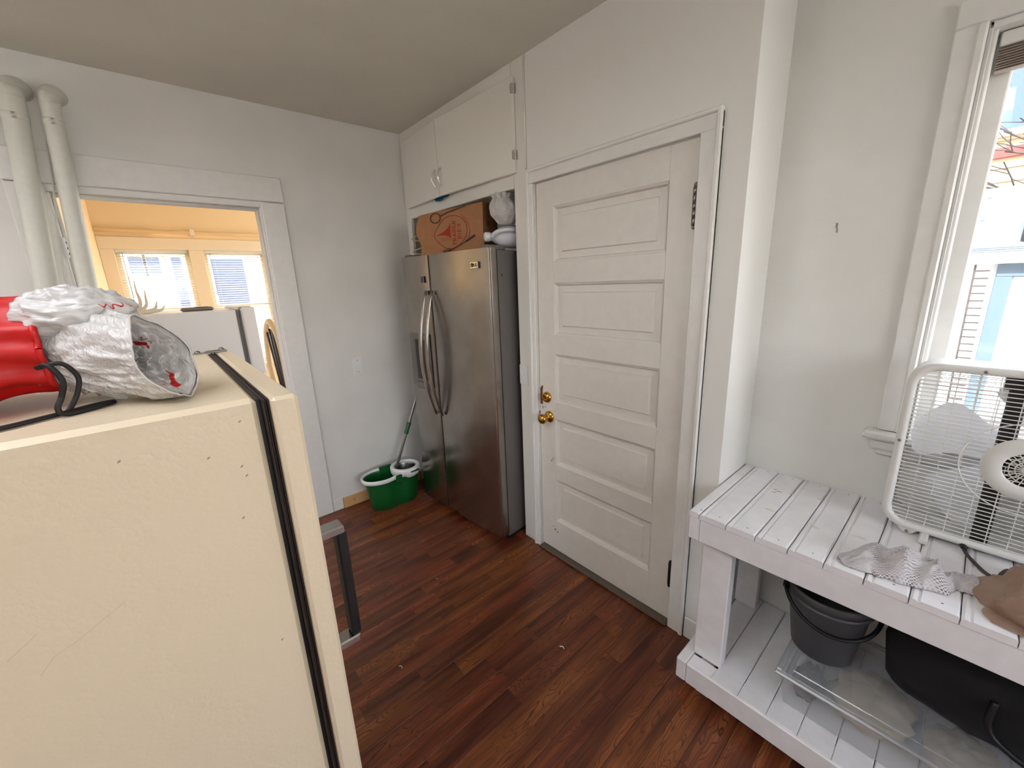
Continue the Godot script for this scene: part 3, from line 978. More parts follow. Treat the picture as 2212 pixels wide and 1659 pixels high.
func build_steel_fridge() -> void:
	# local frame: x along the front from the left edge, y up, z out of the front; front plane z = 0
	var t := thing("steel_refrigerator", "stainless side-by-side refrigerator with two bowed handles in the recess", "refrigerator", V(0.305, 0, 0.2443))
	t.rotation.y = atan2(0.0616, 0.85)
	var W := 0.862
	var H := 1.747
	var split := 0.308
	var st: Material = M["steel"]
	box("cabinet", V(0.006, 0.03, -0.70), V(W - 0.004, H - 0.012, -0.066), M["grey_panel"], t, 0.004)
	box("kick_plate", V(0.02, 0.0, -0.66), V(W - 0.02, 0.05, -0.075), M["gasket_edge"], t, 0.002)
	for dd in [[0.002, split - 0.003], [split + 0.003, W]]:
		var xa: float = dd[0]
		var xb: float = dd[1]
		var w := xb - xa
		# gently bowed door skin with rounded upright edges
		var outline := PackedVector2Array()
		outline.append(Vector2(xa, -0.056))
		for i in 5:
			var a := PI - PI / 2 * i / 4.0
			outline.append(Vector2(xa + 0.012 + 0.012 * cos(a), -0.020 + 0.010 * sin(a)))
		for i in range(1, 24):
			var u := i / 24.0
			outline.append(Vector2(xa + 0.012 + (w - 0.024) * u, -0.010 + 0.010 * sin(u * PI)))
		for i in 5:
			var a := PI / 2 - PI / 2 * i / 4.0
			outline.append(Vector2(xb - 0.012 + 0.012 * cos(a), -0.020 + 0.010 * sin(a)))
		outline.append(Vector2(xb, -0.056))
		var s := mb(true)
		var y0 := 0.045
		for i in outline.size() - 1:
			var a := outline[i]
			var b := outline[i + 1]
			quad_to(s, V(a.x, y0, a.y), V(b.x, y0, b.y), V(b.x, H, b.y), V(a.x, H, a.y), V(-(a.y - b.y), 0, absf(b.x - a.x) + 1e-4) if i > 4 else V(-1, 0, 0.5))
		s.set_smooth_group(-1)
		var ids := Geometry2D.triangulate_polygon(outline)
		for i in range(0, ids.size(), 3):
			for yy in [H, y0]:
				var a := outline[ids[i]]
				var b := outline[ids[i + 1]]
				var c := outline[ids[i + 2]]
				var up := V(b.x - a.x, 0, b.y - a.y).cross(V(c.x - a.x, 0, c.y - a.y)).y > 0.0
				if up == (yy == H):
					tri(s, V(a.x, yy, a.y), V(b.x, yy, b.y), V(c.x, yy, c.y))
				else:
					tri(s, V(a.x, yy, a.y), V(c.x, yy, c.y), V(b.x, yy, b.y))
		quad(s, V(xb, y0, -0.056), V(xa, y0, -0.056), V(xa, H, -0.056), V(xb, H, -0.056))
		var door := obj(s, "door", st, t)
		box("gasket", V(xa + 0.006, y0 + 0.01, -0.066), V(xb - 0.004, H - 0.012, -0.0558), M["gasket_edge"], door, 0.0)
		# bowed handle
		var hx := split - 0.030 if xa < 0.1 else split + 0.036
		var pts := []
		var rads := []
		for i in 25:
			var u := i / 24.0
			pts.append(V(hx, 0.735 + 0.80 * u, 0.004 + 0.075 * pow(sin(u * PI), 0.8)))
			rads.append(0.55 + 0.45 * pow(sin(u * PI), 0.5))
		var prof := []
		for k in 12:
			var a := TAU * k / 12.0
			prof.append(Vector2(0.009 * cos(a), 0.021 * sin(a)))
		s = mb(true)
		sweep(s, pts, prof, rads, true, V(0, 0, 1))
		obj(s, "handle", st, door)
		s = mb()
		for y in [0.742, 1.512]:
			bbox(s, V(hx - 0.006, y, -0.004), V(hx + 0.006, y + 0.016, 0.012), 0.003)
		obj(s, "handle_mount", M["mid_grey_plastic"], door)
		if xa < 0.1:
			# water and ice dispenser, and the badge
			box("dispenser_frame", V(0.040, 0.905, -0.004), V(0.262, 1.262, 0.0052), M["mid_grey_plastic"], door, 0.002)
			box("dispenser_recess", V(0.100, 0.955, -0.002), V(0.240, 1.225, 0.0066), M["dark_grey_plastic"], door, 0.001)
			box("control_strip", V(0.052, 0.96, 0.0), V(0.088, 1.225, 0.0072), M["grey_panel"], door, 0.001)
			box("drip_tray", V(0.095, 0.892, 0.0), V(0.245, 0.935, 0.020), M["mid_grey_plastic"], door, 0.004)
			box("badge", V(0.233, 1.585, -0.001), V(0.263, 1.625, 0.0075), M["mid_grey_plastic"], door, 0.002)
			box("badge_window", V(0.246, 1.589, 0.0), V(0.261, 1.621, 0.0085), M["dark_grey_plastic"], door, 0.001)
		else:
			var bd := box("logo_badge", V(0.722, 1.646, -0.001), V(0.782, 1.682, 0.0072), M["chrome"], t, 0.002)
			var tm := TextMesh.new()
			var f := SystemFont.new()
			f.font_names = PackedStringArray(["Droid Sans"])
			f.font_weight = 700
			tm.font = f
			tm.text = "LG"
			tm.font_size = 32
			tm.pixel_size = 0.0007
			tm.depth = 0.0012
			var lo := MeshInstance3D.new()
			lo.name = "lettering"
			lo.mesh = tm
			lo.material_override = M["dark_grey_plastic"]
			lo.position = V(0.763, 1.664, 0.0078)
			bd.add_child(lo)
			var ci := mb(true)
			lathe(ci, [Vector2(0.011, 0.0), Vector2(0.011, 0.0012), Vector2(0.0, 0.0012)], 18, Transform3D(Basis(Vector3.RIGHT, PI / 2), V(0.738, 1.664, 0.0071)))
			obj(ci, "round_emblem", M["dark_grey_plastic"], bd)
			var cf := mb()
			ring_band(cf, [Vector2(0.738, 1.668), Vector2(0.738, 1.6595), Vector2(0.742, 1.6595)], 0.0016, 0.0006, Transform3D(Basis.IDENTITY, V(0, 0, 0.0083)))
			obj(cf, "emblem_mark", M["chrome"], bd)
	# hinge covers on top, cable sticker on the side
	for x in [0.03, W - 0.085]:
		var s := mb()
		bbox(s, V(x, H - 0.012, -0.16), V(x + 0.055, H + 0.016, -0.02), 0.006)
		obj(s, "hinge_cover", M["mid_grey_plastic"], t)
	box("side_mark", V(W - 0.0045, 1.60, -0.10), V(W - 0.0035, 1.612, -0.092), M["dark_grey_plastic"], t, 0.0)

func build_white_fridge() -> void:
	var t := thing("white_refrigerator", "white refrigerator in the tan room beyond the doorway", "refrigerator", V(-0.72, 0, 1.40))
	var o := -t.position
	var m: Material = M["white_enamel"]
	box("cabinet", V(-1.10, 0.05, 1.115) + o, V(-0.36, 1.462, 1.735) + o, m, t, 0.008)
	box("plinth", V(-1.08, 0.0, 1.13) + o, V(-0.38, 0.05, 1.72) + o, M["gasket_edge"], t, 0.0)
	var s := mb()
	for k in 3:
		bbox(s, V(-1.09 + 0.005 * (k % 2), 0.06, 1.087 + 0.009 * k) + o, V(-0.366 - 0.005 * (k % 2), 1.455, 1.096 + 0.009 * k) + o, 0.002)
	obj(s, "gasket", M["mid_grey_plastic"], t)
	box("freezer_door", V(-1.10, 1.02, 1.0) + o, V(-0.355, 1.472, 1.087) + o, m, t, 0.01)
	box("fridge_door", V(-1.10, 0.06, 1.0) + o, V(-0.355, 1.01, 1.087) + o, m, t, 0.01)
	s = mb()
	bbox(s, V(-0.47, 1.4715, 1.02) + o, V(-0.38, 1.482, 1.16) + o, 0.004)
	obj(s, "hinge_cover", m, t)
	# things on top
	var g := thing("flat_gadget", "grey flat rounded gadget lying on the white refrigerator", "gadget", V(-0.52, 1.462, 1.30))
	s = mb()
	bbox(s, V(-0.03, 0, -0.085), V(0.03, 0.024, 0.09), 0.010)
	obj(s, "body", M["mid_grey_plastic"], g)
	s = mb()
	bbox(s, V(-0.022, 0.0235, -0.06), V(0.022, 0.026, 0.01), 0.001)
	obj(s, "panel", M["dark_grey_plastic"], g)
	var an := thing("antler", "pale pronged antler standing on the white refrigerator", "antler", V(-0.52, 1.462, 1.60))
	var tips := [[V(0.0, 0.20, -0.025), 0.05], [V(0.0, 0.145, -0.062), 0.03], [V(0.02, 0.075, -0.105), 0.02], [V(-0.02, 0.05, -0.14), 0.02]]
	for q in tips:
		var e: Vector3 = q[0]
		s = mb(true)
		var bend: float = q[1]
		var path := smooth_path([V(0, 0.004, 0), V(0, e.y * 0.35, e.z * 0.75 - bend * 0.2), V(e.x * 0.6, e.y * 0.7, e.z * 0.95), e], 5)
		var rad := []
		for i in path.size():
			rad.append(lerpf(0.012, 0.0015, float(i) / (path.size() - 1)))
		tube(s, path, rad, 8)
		obj(s, "prong", M["bone"], an)
	s = mb(true)
	lathe(s, [Vector2(0.0, 0.0), Vector2(0.03, 0.0), Vector2(0.024, 0.012), Vector2(0.0, 0.02)], 14)
	obj(s, "base", M["bone"], an)

# ------------------------------------------------------------------ bag, jug and film on the steel refrigerator
func build_fridge_top() -> void:
	var top := 1.748
	# paper sack lying on its side: open mouth with twine handles to the left, folded bottom to the right
	var b := thing("paper_sack", "brown paper grocery sack lying on the steel refrigerator, handles to the left", "paper bag", V(0.945, top, 0.03))
	b.rotation.y = atan2(0.175, 0.43) - PI * 0.0
	# local x from the bottom (0) to the mouth (-0.46), y up, z front face at 0
	var L := 0.47
	var Hh := 0.258
	var D := 0.165
	var n := FastNoiseLite.new(); n.seed = 3; n.frequency = 6.0
	var s := mb(true)
	var face := func(u: float, v: float) -> Vector3:
		var edge := 0.02 * sin(v * PI * 2.0 + 0.6) * pow(u, 6.0)
		return V(-L * u + edge + 0.012 * pow(u, 5) * v, 0.003 + v * (Hh - 0.028 * u), 0.006 * sin(v * PI) * (1.0 - 0.3 * u) + 0.004 * n.get_noise_2d(u * 0.4, v * 0.3))
	surf(s, face, 20, 10, true)
	obj(s, "front_face", M["kraft"], b)
	s = mb(true)
	surf(s, func(u, v): return V(-L * u, 0.003 + v * (Hh - 0.028 * u), -D + 0.01 * u), 10, 6)
	obj(s, "back_face", M["kraft"], b)
	s = mb(true)
	surf(s, func(u, v):
		var f: Vector3 = face.call(u, 1.0)
		return f.lerp(V(-L * u, 0.003 + (Hh - 0.028 * u), -D + 0.01 * u), v) - V(0, 0.02 * sin(v * PI) * (0.3 + u), 0), 12, 8, true)
	obj(s, "top_gusset", M["kraft"], b)
	s = mb(true)
	surf(s, func(u, v): return V(-L * u, 0.003 + 0.002 * sin(v * PI), -D * v), 8, 4)
	obj(s, "lower_gusset", M["kraft"], b)
	s = mb()
	quad(s, V(0, 0.003, 0), V(0, 0.003, -D), V(0, Hh + 0.003, -D), V(0, Hh + 0.003, 0))
	quad(s, V(0.0015, 0.003, 0), V(0.0015, 0.003, -D * 0.45), V(0.003, Hh * 0.5, -D * 0.62), V(0.0015, Hh, -D * 0.3))
	obj(s, "folded_bottom", M["kraft"], b)
	for y in [0.055, 0.135]:
		s = mb(true)
		tube(s, smooth_path([V(-L + 0.02, y, -0.03), V(-L - 0.03, y - 0.01, -0.03), V(-L - 0.075, y - 0.018, -0.035), V(-L - 0.085, y - 0.03, -0.05), V(-L - 0.04, y - 0.038, -0.07), V(-L + 0.02, y - 0.03, -0.075)], 5), 0.0028, 6)
		obj(s, "twine_handle", M["twine"], b)
	# print on the front face (reads upwards); drawn in x (sack's own width = local y) and turned a quarter
	var pz := 0.0075
	var q := Transform3D(Basis.IDENTITY, V(0, 0, pz))
	var ring := []
	for i in 40:
		var a := TAU * i / 40.0
		var rx := 0.118 * cos(a)
		var ry := 0.092 * sin(a)
		if cos(a) < 0.0:
			ry *= 1.0 - 0.55 * pow(-cos(a), 2.2)
		ring.append(Vector2(-0.225 + rx, 0.118 + ry * 0.98 + 0.10 * rx))
	s = mb()
	ring_band(s, ring, 0.0035, 0.0006, q, true)
	obj(s, "printed_ring", M["print_red"], b)
	for w in [["TRADER", -0.198, 0.112, 44], ["JOE'S", -0.162, 0.118, 44]]:
		var tm := TextMesh.new()
		var f := SystemFont.new()
		f.font_names = PackedStringArray(["Droid Serif"])
		f.font_weight = 700
		tm.font = f
		tm.text = w[0]
		tm.font_size = w[3]
		tm.pixel_size = 0.00074
		tm.depth = 0.0006
		var o := MeshInstance3D.new()
		o.name = "printed_lettering"
		o.mesh = tm
		o.material_override = M["print_red"]
		o.transform = Transform3D(Basis(Vector3.BACK, PI / 2), V(w[1], w[2], pz + 0.0004))
		b.add_child(o, true)
	# ship-like shape of the emblem, made of strokes
	s = mb()
	extrude(s, PackedVector2Array([Vector2(-0.222, 0.085), Vector2(-0.222, 0.165), Vector2(-0.245, 0.140), Vector2(-0.285, 0.118), Vector2(-0.335, 0.107), Vector2(-0.275, 0.106), Vector2(-0.240, 0.098)]), 0.0005, q)
	obj(s, "printed_ship", M["print_red"], b)
	s = mb()
	for i in 5:
		ring_band(s, [Vector2(-0.226 - 0.012 * i, 0.080 - 0.002 * i), Vector2(-0.25 - 0.014 * i, 0.092)], 0.002, 0.0005, q)
	ring_band(s, [Vector2(-0.225, 0.072), Vector2(-0.226, 0.172)], 0.002, 0.0005, q)
	obj(s, "printed_waves", M["print_pale_red"], b)
	s = mb()
	var arc := []
	for i in 12:
		var a := -0.35 + 1.25 * i / 11.0
		arc.append(Vector2(-0.235 + 0.145 * cos(a), 0.120 + 0.112 * sin(a)))
	ring_band(s, arc, 0.006, 0.0005, q)
	obj(s, "printed_swash", M["print_pale_red"], b)
	s = mb()
	var spoon := []
	for i in 20:
		var a := TAU * i / 20.0
		spoon.append(Vector2(-0.325 + 0.036 * cos(a), 0.205 + 0.027 * sin(a)))
	ring_band(s, spoon, 0.005, 0.0005, q, true)
	ring_band(s, [Vector2(-0.290, 0.212), Vector2(-0.24, 0.228), Vector2(-0.16, 0.243), Vector2(-0.11, 0.250)], 0.005, 0.0005, q)
	obj(s, "printed_ladle", M["print_brown"], b)
	s = mb()
	ring_band(s, [Vector2(-0.225, 0.020), Vector2(-0.17, 0.040), Vector2(-0.10, 0.068)], 0.004, 0.0005, q)
	ring_band(s, [Vector2(-0.115, 0.062), Vector2(-0.06, 0.088)], 0.010, 0.0005, q)
	for i in 4:
		ring_band(s, [Vector2(-0.222, 0.022), Vector2(-0.25, 0.004 + 0.007 * i), Vector2(-0.285, 0.004 + 0.004 * i)], 0.0025, 0.0005, q)
	obj(s, "printed_fork", M["print_brown"], b)
	s = mb()
	var small := []
	for i in 12:
		small.append(Vector2(0.045 + 0.010 * cos(TAU * i / 12.0), 0.150 + 0.011 * sin(TAU * i / 12.0)))
	ring_band(s, small, 0.004, 0.0005, Transform3D(Basis(Vector3.UP, PI / 2), V(0.0036, 0, 0)), true)
	obj(s, "printed_mark", M["print_brown"], b)

	# white jug lying down, cap towards the viewer
	var j := thing("white_jug", "white plastic jug with a screw cap lying on the steel refrigerator", "jug", V(1.055, top + 0.003, 0.055))
	j.rotation.y = -0.35
	s = mb(true)
	var lie := Transform3D(Basis(Vector3.RIGHT, PI / 2), V(0, 0.060, 0))
	lathe(s, [Vector2(0.0, -0.30), Vector2(0.052, -0.30), Vector2(0.060, -0.285), Vector2(0.060, -0.10), Vector2(0.052, -0.05), Vector2(0.032, -0.01), Vector2(0.021, 0.008), Vector2(0.019, 0.03)], 24, lie)
	obj(s, "body", M["milky_plastic"], j)
	s = mb(true)
	lathe(s, [Vector2(0.0235, 0.018), Vector2(0.0245, 0.02), Vector2(0.0245, 0.044), Vector2(0.022, 0.048), Vector2(0.0, 0.048)], 24, lie)
	obj(s, "cap", M["white_plastic"], j)
	s = mb(true)
	tube(s, smooth_path([V(0.024, 0.055, 0.012), V(0.05, 0.077, 0.0), V(0.062, 0.088, -0.04), V(0.066, 0.088, -0.10), V(0.05, 0.07, -0.14)], 5), 0.011, 10)
	obj(s, "grip", M["milky_plastic"], j)
	# knotted white film bag wedged above the jug
	var nb := FastNoiseLite.new(); nb.seed = 8; nb.frequency = 1.0; nb.fractal_octaves = 3
	s = mb(true)
	surf(s, func(u, v):
		var a: float = u * TAU
		var h: float = v
		var r: float = 0.068 * pow(sin(clampf(h * 0.86 + 0.10, 0.0, 1.0) * PI), 0.75)
		if h > 0.66:
			r = maxf(r, 0.024 + 0.085 * (h - 0.66))
		r += (0.002 + 0.009 * h) * sin(a * 9.0 + 2.0 * nb.get_noise_3d(h * 2.0, cos(a), sin(a))) + 0.012 * nb.get_noise_3d(cos(a) * 1.2, h * 1.6, sin(a) * 1.2) + 0.003 * sin(a * 23.0 + h * 4.0) * h
		if v < 0.02:
			r = 0.0
		return V(r * cos(a) - 0.022 * h, 0.158 * h - 0.004, -r * sin(a) * 1.15), 72, 36)
	var fb := obj(s, "film_bag", M["film_white"])
	fb.position = V(1.10, top + 0.125, -0.005)
	tag(fb, "knotted white film bag wedged above the jug in the recess", "plastic bag")

# ------------------------------------------------------------------ on top of the cream refrigerator
func build_sacks() -> void:
	var n := FastNoiseLite.new(); n.seed = 6; n.frequency = 1.0; n.fractal_octaves = 3
	var r2 := FastNoiseLite.new(); r2.seed = 16; r2.frequency = 1.0; r2.fractal_octaves = 2; r2.fractal_type = FastNoiseLite.FRACTAL_RIDGED
	var t := thing("red_sack", "red nylon drawstring sack on the cream refrigerator", "sack", V(1.85, FT, 1.80))
	# axis from the closed far end (u = 0, towards larger z) to the gathered mouth (u = 1)
	var body := func(u: float, v: float) -> Vector3:
		var a := v * TAU
		var rad := sqrt(clampf(1.0 - pow((u - 0.42) / 0.62, 2.0), 0.02, 1.0))
		rad = lerpf(rad, 0.74, smoothstep(0.72, 1.0, u))
		if u < 0.02:
			rad = 0.0
		var gather := 0.06 * smoothstep(0.45, 1.0, u) * sin(a * 11.0 + 3.0 * u + 2.5 * n.get_noise_3d(u * 2.0, cos(a), sin(a))) + 0.035 * (r2.get_noise_3d(cos(a) * 1.1, sin(a) * 1.1, u * 1.4) - 0.5)
		rad *= 1.0 + gather + 0.05 * n.get_noise_3d(cos(a) * 1.6, sin(a) * 1.6, u * 2.5)
		var y := 0.098 + 0.104 * rad * sin(a)
		var x := 0.135 * rad * cos(a)
		y = maxf(y, 0.002 + 0.004 * absf(n.get_noise_3d(u * 9.0, cos(a), sin(a))))
		return V(x, y, 0.20 - 0.335 * u)
	var s := mb(true)
	surf(s, body, 44, 72, true)
	obj(s, "body", M["red_nylon"], t)
	# hem around the mouth
	var hem := []
	for i in 49:
		hem.append(body.call(1.0, i / 48.0) + V(0, 0.0, -0.002))
	s = mb(true)
	tube(s, hem, 0.0045, 8, false)
	obj(s, "hem", M["red_nylon"], t)
	# black drawcord: loop at the mouth, tail on the refrigerator top
	s = mb(true)
	var o := -t.position
	tube(s, smooth_path([V(1.985, 1.475, 1.665) + o, V(2.0, 1.478, 1.652) + o, V(2.005, 1.455, 1.642) + o, V(2.0, 1.432, 1.648) + o, V(2.005, 1.415, 1.655) + o, V(2.0, FT + 0.0045, 1.648) + o, V(1.975, FT + 0.0045, 1.612) + o, V(1.958, FT + 0.0045, 1.600) + o, V(1.965, FT + 0.0045, 1.622) + o, V(2.0, FT + 0.0045, 1.668) + o, V(2.03, FT + 0.0045, 1.72) + o, V(2.02, FT + 0.0045, 1.80) + o], 7), 0.0036, 8)
	obj(s, "drawcord", M["black_cord"], t)
	s = mb(true)
	tube(s, smooth_path([V(1.985, 1.475, 1.663) + o, V(1.99, 1.478, 1.640) + o, V(1.985, 1.455, 1.628) + o, V(1.985, 1.43, 1.634) + o, V(1.99, 1.41, 1.645) + o, V(2.0, FT + 0.005, 1.650) + o], 7), 0.0033, 8)
	obj(s, "drawcord", M["black_cord"], t)

	# white film bag bulging out of the sack
	var w := thing("white_plastic_bag", "crumpled white plastic bag with red print on the cream refrigerator", "plastic bag", V(1.93, FT, 1.60))
	o = -w.position
	var crease := func(p: Vector3, k: float) -> float:
		return r2.get_noise_3d(p.x * k, p.y * k, p.z * k)
	# upper lobe
	s = mb(true)
	surf(s, func(u, v):
		var a: float = v * TAU
		var b: float = (u - 0.5) * PI
		var d := V(cos(b) * cos(a), sin(b), cos(b) * sin(a))
		var k: float = 0.90 + 0.16 * crease.call(d, 1.2) + 0.055 * crease.call(d, 2.4) + 0.018 * crease.call(d, 5.0)
		var e := V(0.058, 0.047, 0.074) * k
		return V(1.900, 1.542, 1.616) + V(d.x * e.x, d.y * e.y, d.z * e.z) + o, 48, 72, true)
	obj(s, "upper_lobe", M["film_print"], w)
	# neck that leaves the red mouth
	s = mb(true)
	surf(s, func(u, v):
		var a: float = v * TAU
		var c := V(1.86, 1.49, 1.685).lerp(V(1.905, 1.487, 1.60), u)
		var d := V(cos(a), sin(a), 0)
		var k: float = lerpf(0.055, 0.068, u) * (1.0 + 0.20 * crease.call(V(cos(a), sin(a), u * 1.5), 1.6)) + 0.004 * sin(a * 13.0)
		return c + V(d.x * k * 0.9, d.y * k, 0.006 * sin(a * 7.0)) + o, 20, 72)
	obj(s, "neck", M["film_white"], w)
	# lower lobe: film lofted from the neck to an open, pointed mouth that faces the room
	var mouth := [V(2.0, 1.542, 1.551), V(2.03, 1.52, 1.555), V(2.045, 1.497, 1.558), V(2.05, 1.475, 1.559), V(2.05, 1.456, 1.555), V(2.05, 1.44, 1.545), V(2.045, 1.425, 1.53), V(2.03, 1.411, 1.515), V(2.005, 1.404, 1.502), V(1.985, 1.413, 1.492), V(1.975, 1.435, 1.486), V(1.965, 1.459, 1.486), V(1.962, 1.482, 1.491), V(1.962, 1.502, 1.502), V(1.965, 1.519, 1.517), V(1.98, 1.533, 1.535)]
	var on_mouth := func(v: float) -> Vector3:
		var f := fposmod(v, 1.0) * 16.0
		var i := int(f) % 16
		var p0: Vector3 = mouth[(i + 15) % 16]
		var p1: Vector3 = mouth[i]
		var p2: Vector3 = mouth[(i + 1) % 16]
		var p3: Vector3 = mouth[(i + 2) % 16]
		return p1.cubic_interpolate(p2, p0, p3, f - floorf(f))
	var mid := V(2.005, 1.468, 1.522)
	var film := func(u: float, v: float) -> Vector3:
		var lip: Vector3 = on_mouth.call(v)
		# ring in the middle of the body: fuller, farther back, resting on the refrigerator
		var off := lip - mid
		var belly := V(1.925, 1.468, 1.590) + V(off.x * 0.9 - 0.25 * off.z, off.y * 1.02, off.z * 1.15 + 0.35 * off.x)
		var neck := V(1.885, 1.487, 1.655) + V(off.x * 0.45, off.y * 0.55, off.z * 0.25)
		var p: Vector3
		if u < 0.5:
			p = neck.lerp(belly, smoothstep(0.0, 1.0, u * 2.0))
		else:
			p = belly.lerp(lip, (u - 0.5) * 2.0)
		var c := V(off.x, off.y, off.z) * 14.0
		var k: float = crease.call(c + V(0, 0, u * 1.2), 0.9) * 0.9 + crease.call(c * 2.0 + V(u * 2.0, 0, 0), 1.1) * 0.45 + crease.call(c * 4.0 + V(0, u * 2.0, 0), 1.1) * 0.18
		p += off.normalized() * (k - 0.55) * 0.017 * (1.0 if u < 0.9 else lerpf(1.0, 0.25, (u - 0.9) * 10.0))
		p.y = maxf(p.y, FT + 0.0025)
		return p
	s = mb(true)
	surf(s, func(u, v): return film.call(u, v) + o, 60, 120, true)
	obj(s, "lower_lobe", M["film_white"], w)
	s = mb(true)
	var rim := []
	for i in 97:
		rim.append(film.call(1.0, i / 96.0) + o)
	tube(s, rim, 0.0016, 5, false)
	obj(s, "mouth_rim", M["film_white"], w)
	# crumpled film inside the mouth
	s = mb(true)
	surf(s, func(u, v):
		var lip: Vector3 = film.call(1.0, v)
		var c := mid - V(0.070, 0.0, -0.035)
		var k: float = crease.call(V(u * cos(v * TAU), u * sin(v * TAU), 5.0), 2.4)
		var p: Vector3 = c.lerp(lip, u * 0.96) + V(-0.05, 0.0, 0.03) * u * (1.0 - u) + V(0.034, 0.006, -0.010) * (k - 0.5) * (1.0 - u * u)
		p.y = maxf(p.y, FT + 0.005)
		return p + o, 30, 72, true)
	obj(s, "inner_folds", M["film_print"], w)

# ------------------------------------------------------------------ mop bucket
func build_bucket() -> void:
	var t := thing("mop_bucket", "green two-bay spin mop bucket with a white rim handle", "bucket", V(0.19, 0, 0.42))
	t.rotation.y = -0.05
	# outline: two joined rounds, waisted in the middle
	var outline := func(a: float, k: float) -> Vector3:
		var z := cos(a)
		var x := sin(a)
		var hw := 0.112 if z > 0.0 else 0.105
		var pinch := 1.0 - 0.16 * exp(-pow(z / 0.22, 2.0))
		return V(signf(x) * pow(absf(x), 0.85) * hw * pinch * k, 0, signf(z) * pow(absf(z), 0.8) * 0.205 * k)
	var wall := [[0.80, 0.0], [0.84, 0.006], [0.90, 0.10], [0.97, 0.215], [1.0, 0.235], [0.975, 0.232], [0.955, 0.215], [0.88, 0.10], [0.82, 0.012], [0.0, 0.012]]
	var s := mb(true)
	surf(s, func(u, v):
		var f: float = u * (wall.size() - 1)
		var i := mini(int(f), wall.size() - 2)
		var q: float = f - i
		var k: float = lerpf(wall[i][0], wall[i + 1][0], q)
		var p: Vector3 = outline.call(v * TAU, k)
		p.y = lerpf(wall[i][1], wall[i + 1][1], q)
		return p, wall.size() - 1, 72)
	obj(s, "tub", M["green_plastic"], t)
	s = mb()
	var under := PackedVector2Array()
	for i in 40:
		var p: Vector3 = outline.call(TAU * i / 40.0, 0.80)
		under.append(Vector2(p.x, p.z))
	extrude(s, under, 0.004, Transform3D(Basis(Vector3.RIGHT, PI / 2), V(0, 0.005, 0)))
	obj(s, "bottom", M["green_plastic"], t)
	# white swing handle lying around the near half of the rim
	s = mb(true)
	var pts := []
	for i in 41:
		var a := -1.75 + 3.5 * i / 40.0
		var p: Vector3 = outline.call(a, 1.06)
		pts.append(V(p.x, 0.236, p.z))
	var prof := []
	for k in 10:
		prof.append(Vector2(0.016 * cos(TAU * k / 10.0), 0.008 * sin(TAU * k / 10.0)))
	sweep(s, pts, prof, 1.0, true, V(0, 1, 0))
	obj(s, "handle", M["white_plastic"], t)
	# raised green pivots at the waist
	for sx in [-1.0, 1.0]:
		s = mb()
		bbox(s, V(sx * 0.098 - 0.012, 0.195, -0.035), V(sx * 0.098 + 0.012, 0.262 if sx < 0 else 0.25, 0.015 if sx > 0 else 0.06), 0.006)
		obj(s, "pivot", M["green_plastic"], t)
	# white collar and steel spin basket over the far bay
	s = mb(true)
	var c := Transform3D(Basis.IDENTITY, V(0, 0, -0.105))
	lathe(s, [Vector2(0.096, 0.20), Vector2(0.108, 0.225), Vector2(0.110, 0.258), Vector2(0.104, 0.268), Vector2(0.082, 0.266), Vector2(0.079, 0.255), Vector2(0.078, 0.17)], 36, c)
	obj(s, "collar", M["white_plastic"], t)
	s = mb(true)
	lathe(s, [Vector2(0.078, 0.255), Vector2(0.074, 0.25), Vector2(0.068, 0.18), Vector2(0.062, 0.165), Vector2(0.0, 0.163)], 36, c)
	var basket := obj(s, "spin_basket", M["dull_metal"], t)
	s = mb()
	for k in 36:
		var a := TAU * k / 36.0
		bbox(s, V(-0.0016, 0.176, 0.0655), V(0.0016, 0.245, 0.0695), 0.0, c * Transform3D(Basis(Vector3.UP, a), Vector3.ZERO))
	obj(s, "slots", M["dark_grey_plastic"], basket)
	s = mb(true)
	lathe(s, [Vector2(0.016, 0.163), Vector2(0.014, 0.185), Vector2(0, 0.187)], 14, c)
	obj(s, "spindle", M["white_plastic"], basket)
	s = mb()
	bbox(s, V(0.094, 0.238, -0.17), V(0.112, 0.25, -0.10), 0.003)
	obj(s, "grip_slot", M["green_plastic"], t)
	# mop: rod with a green lock, leaning into the gap beside the refrigerator
	var mp := thing("mop", "steel mop rod with a green lock leaning from the green bucket", "mop", V(0.17, 0.03, 0.47))
	var dirv := V(-0.035, 0.50, -0.24).normalized()
	s = mb(true)
	tube(s, [V(0, 0, 0), dirv * 1.40], 0.0105, 14)
	obj(s, "rod", M["mop_rod"], mp)
	s = mb(true)
	var at := dirv * 0.545
	tube(s, [at - dirv * 0.045, at - dirv * 0.035, at, at + dirv * 0.035, at + dirv * 0.045], [0.015, 0.017, 0.0145, 0.0175, 0.016], 14)
	obj(s, "lock_sleeve", M["green_plastic"], mp)
	s = mb(true)
	lathe(s, [Vector2(0.0, -0.016), Vector2(0.055, -0.016), Vector2(0.06, -0.008), Vector2(0.03, 0.0), Vector2(0.016, 0.02), Vector2(0.0, 0.022)], 20)
	obj(s, "mop_head", M["white_plastic"], mp)

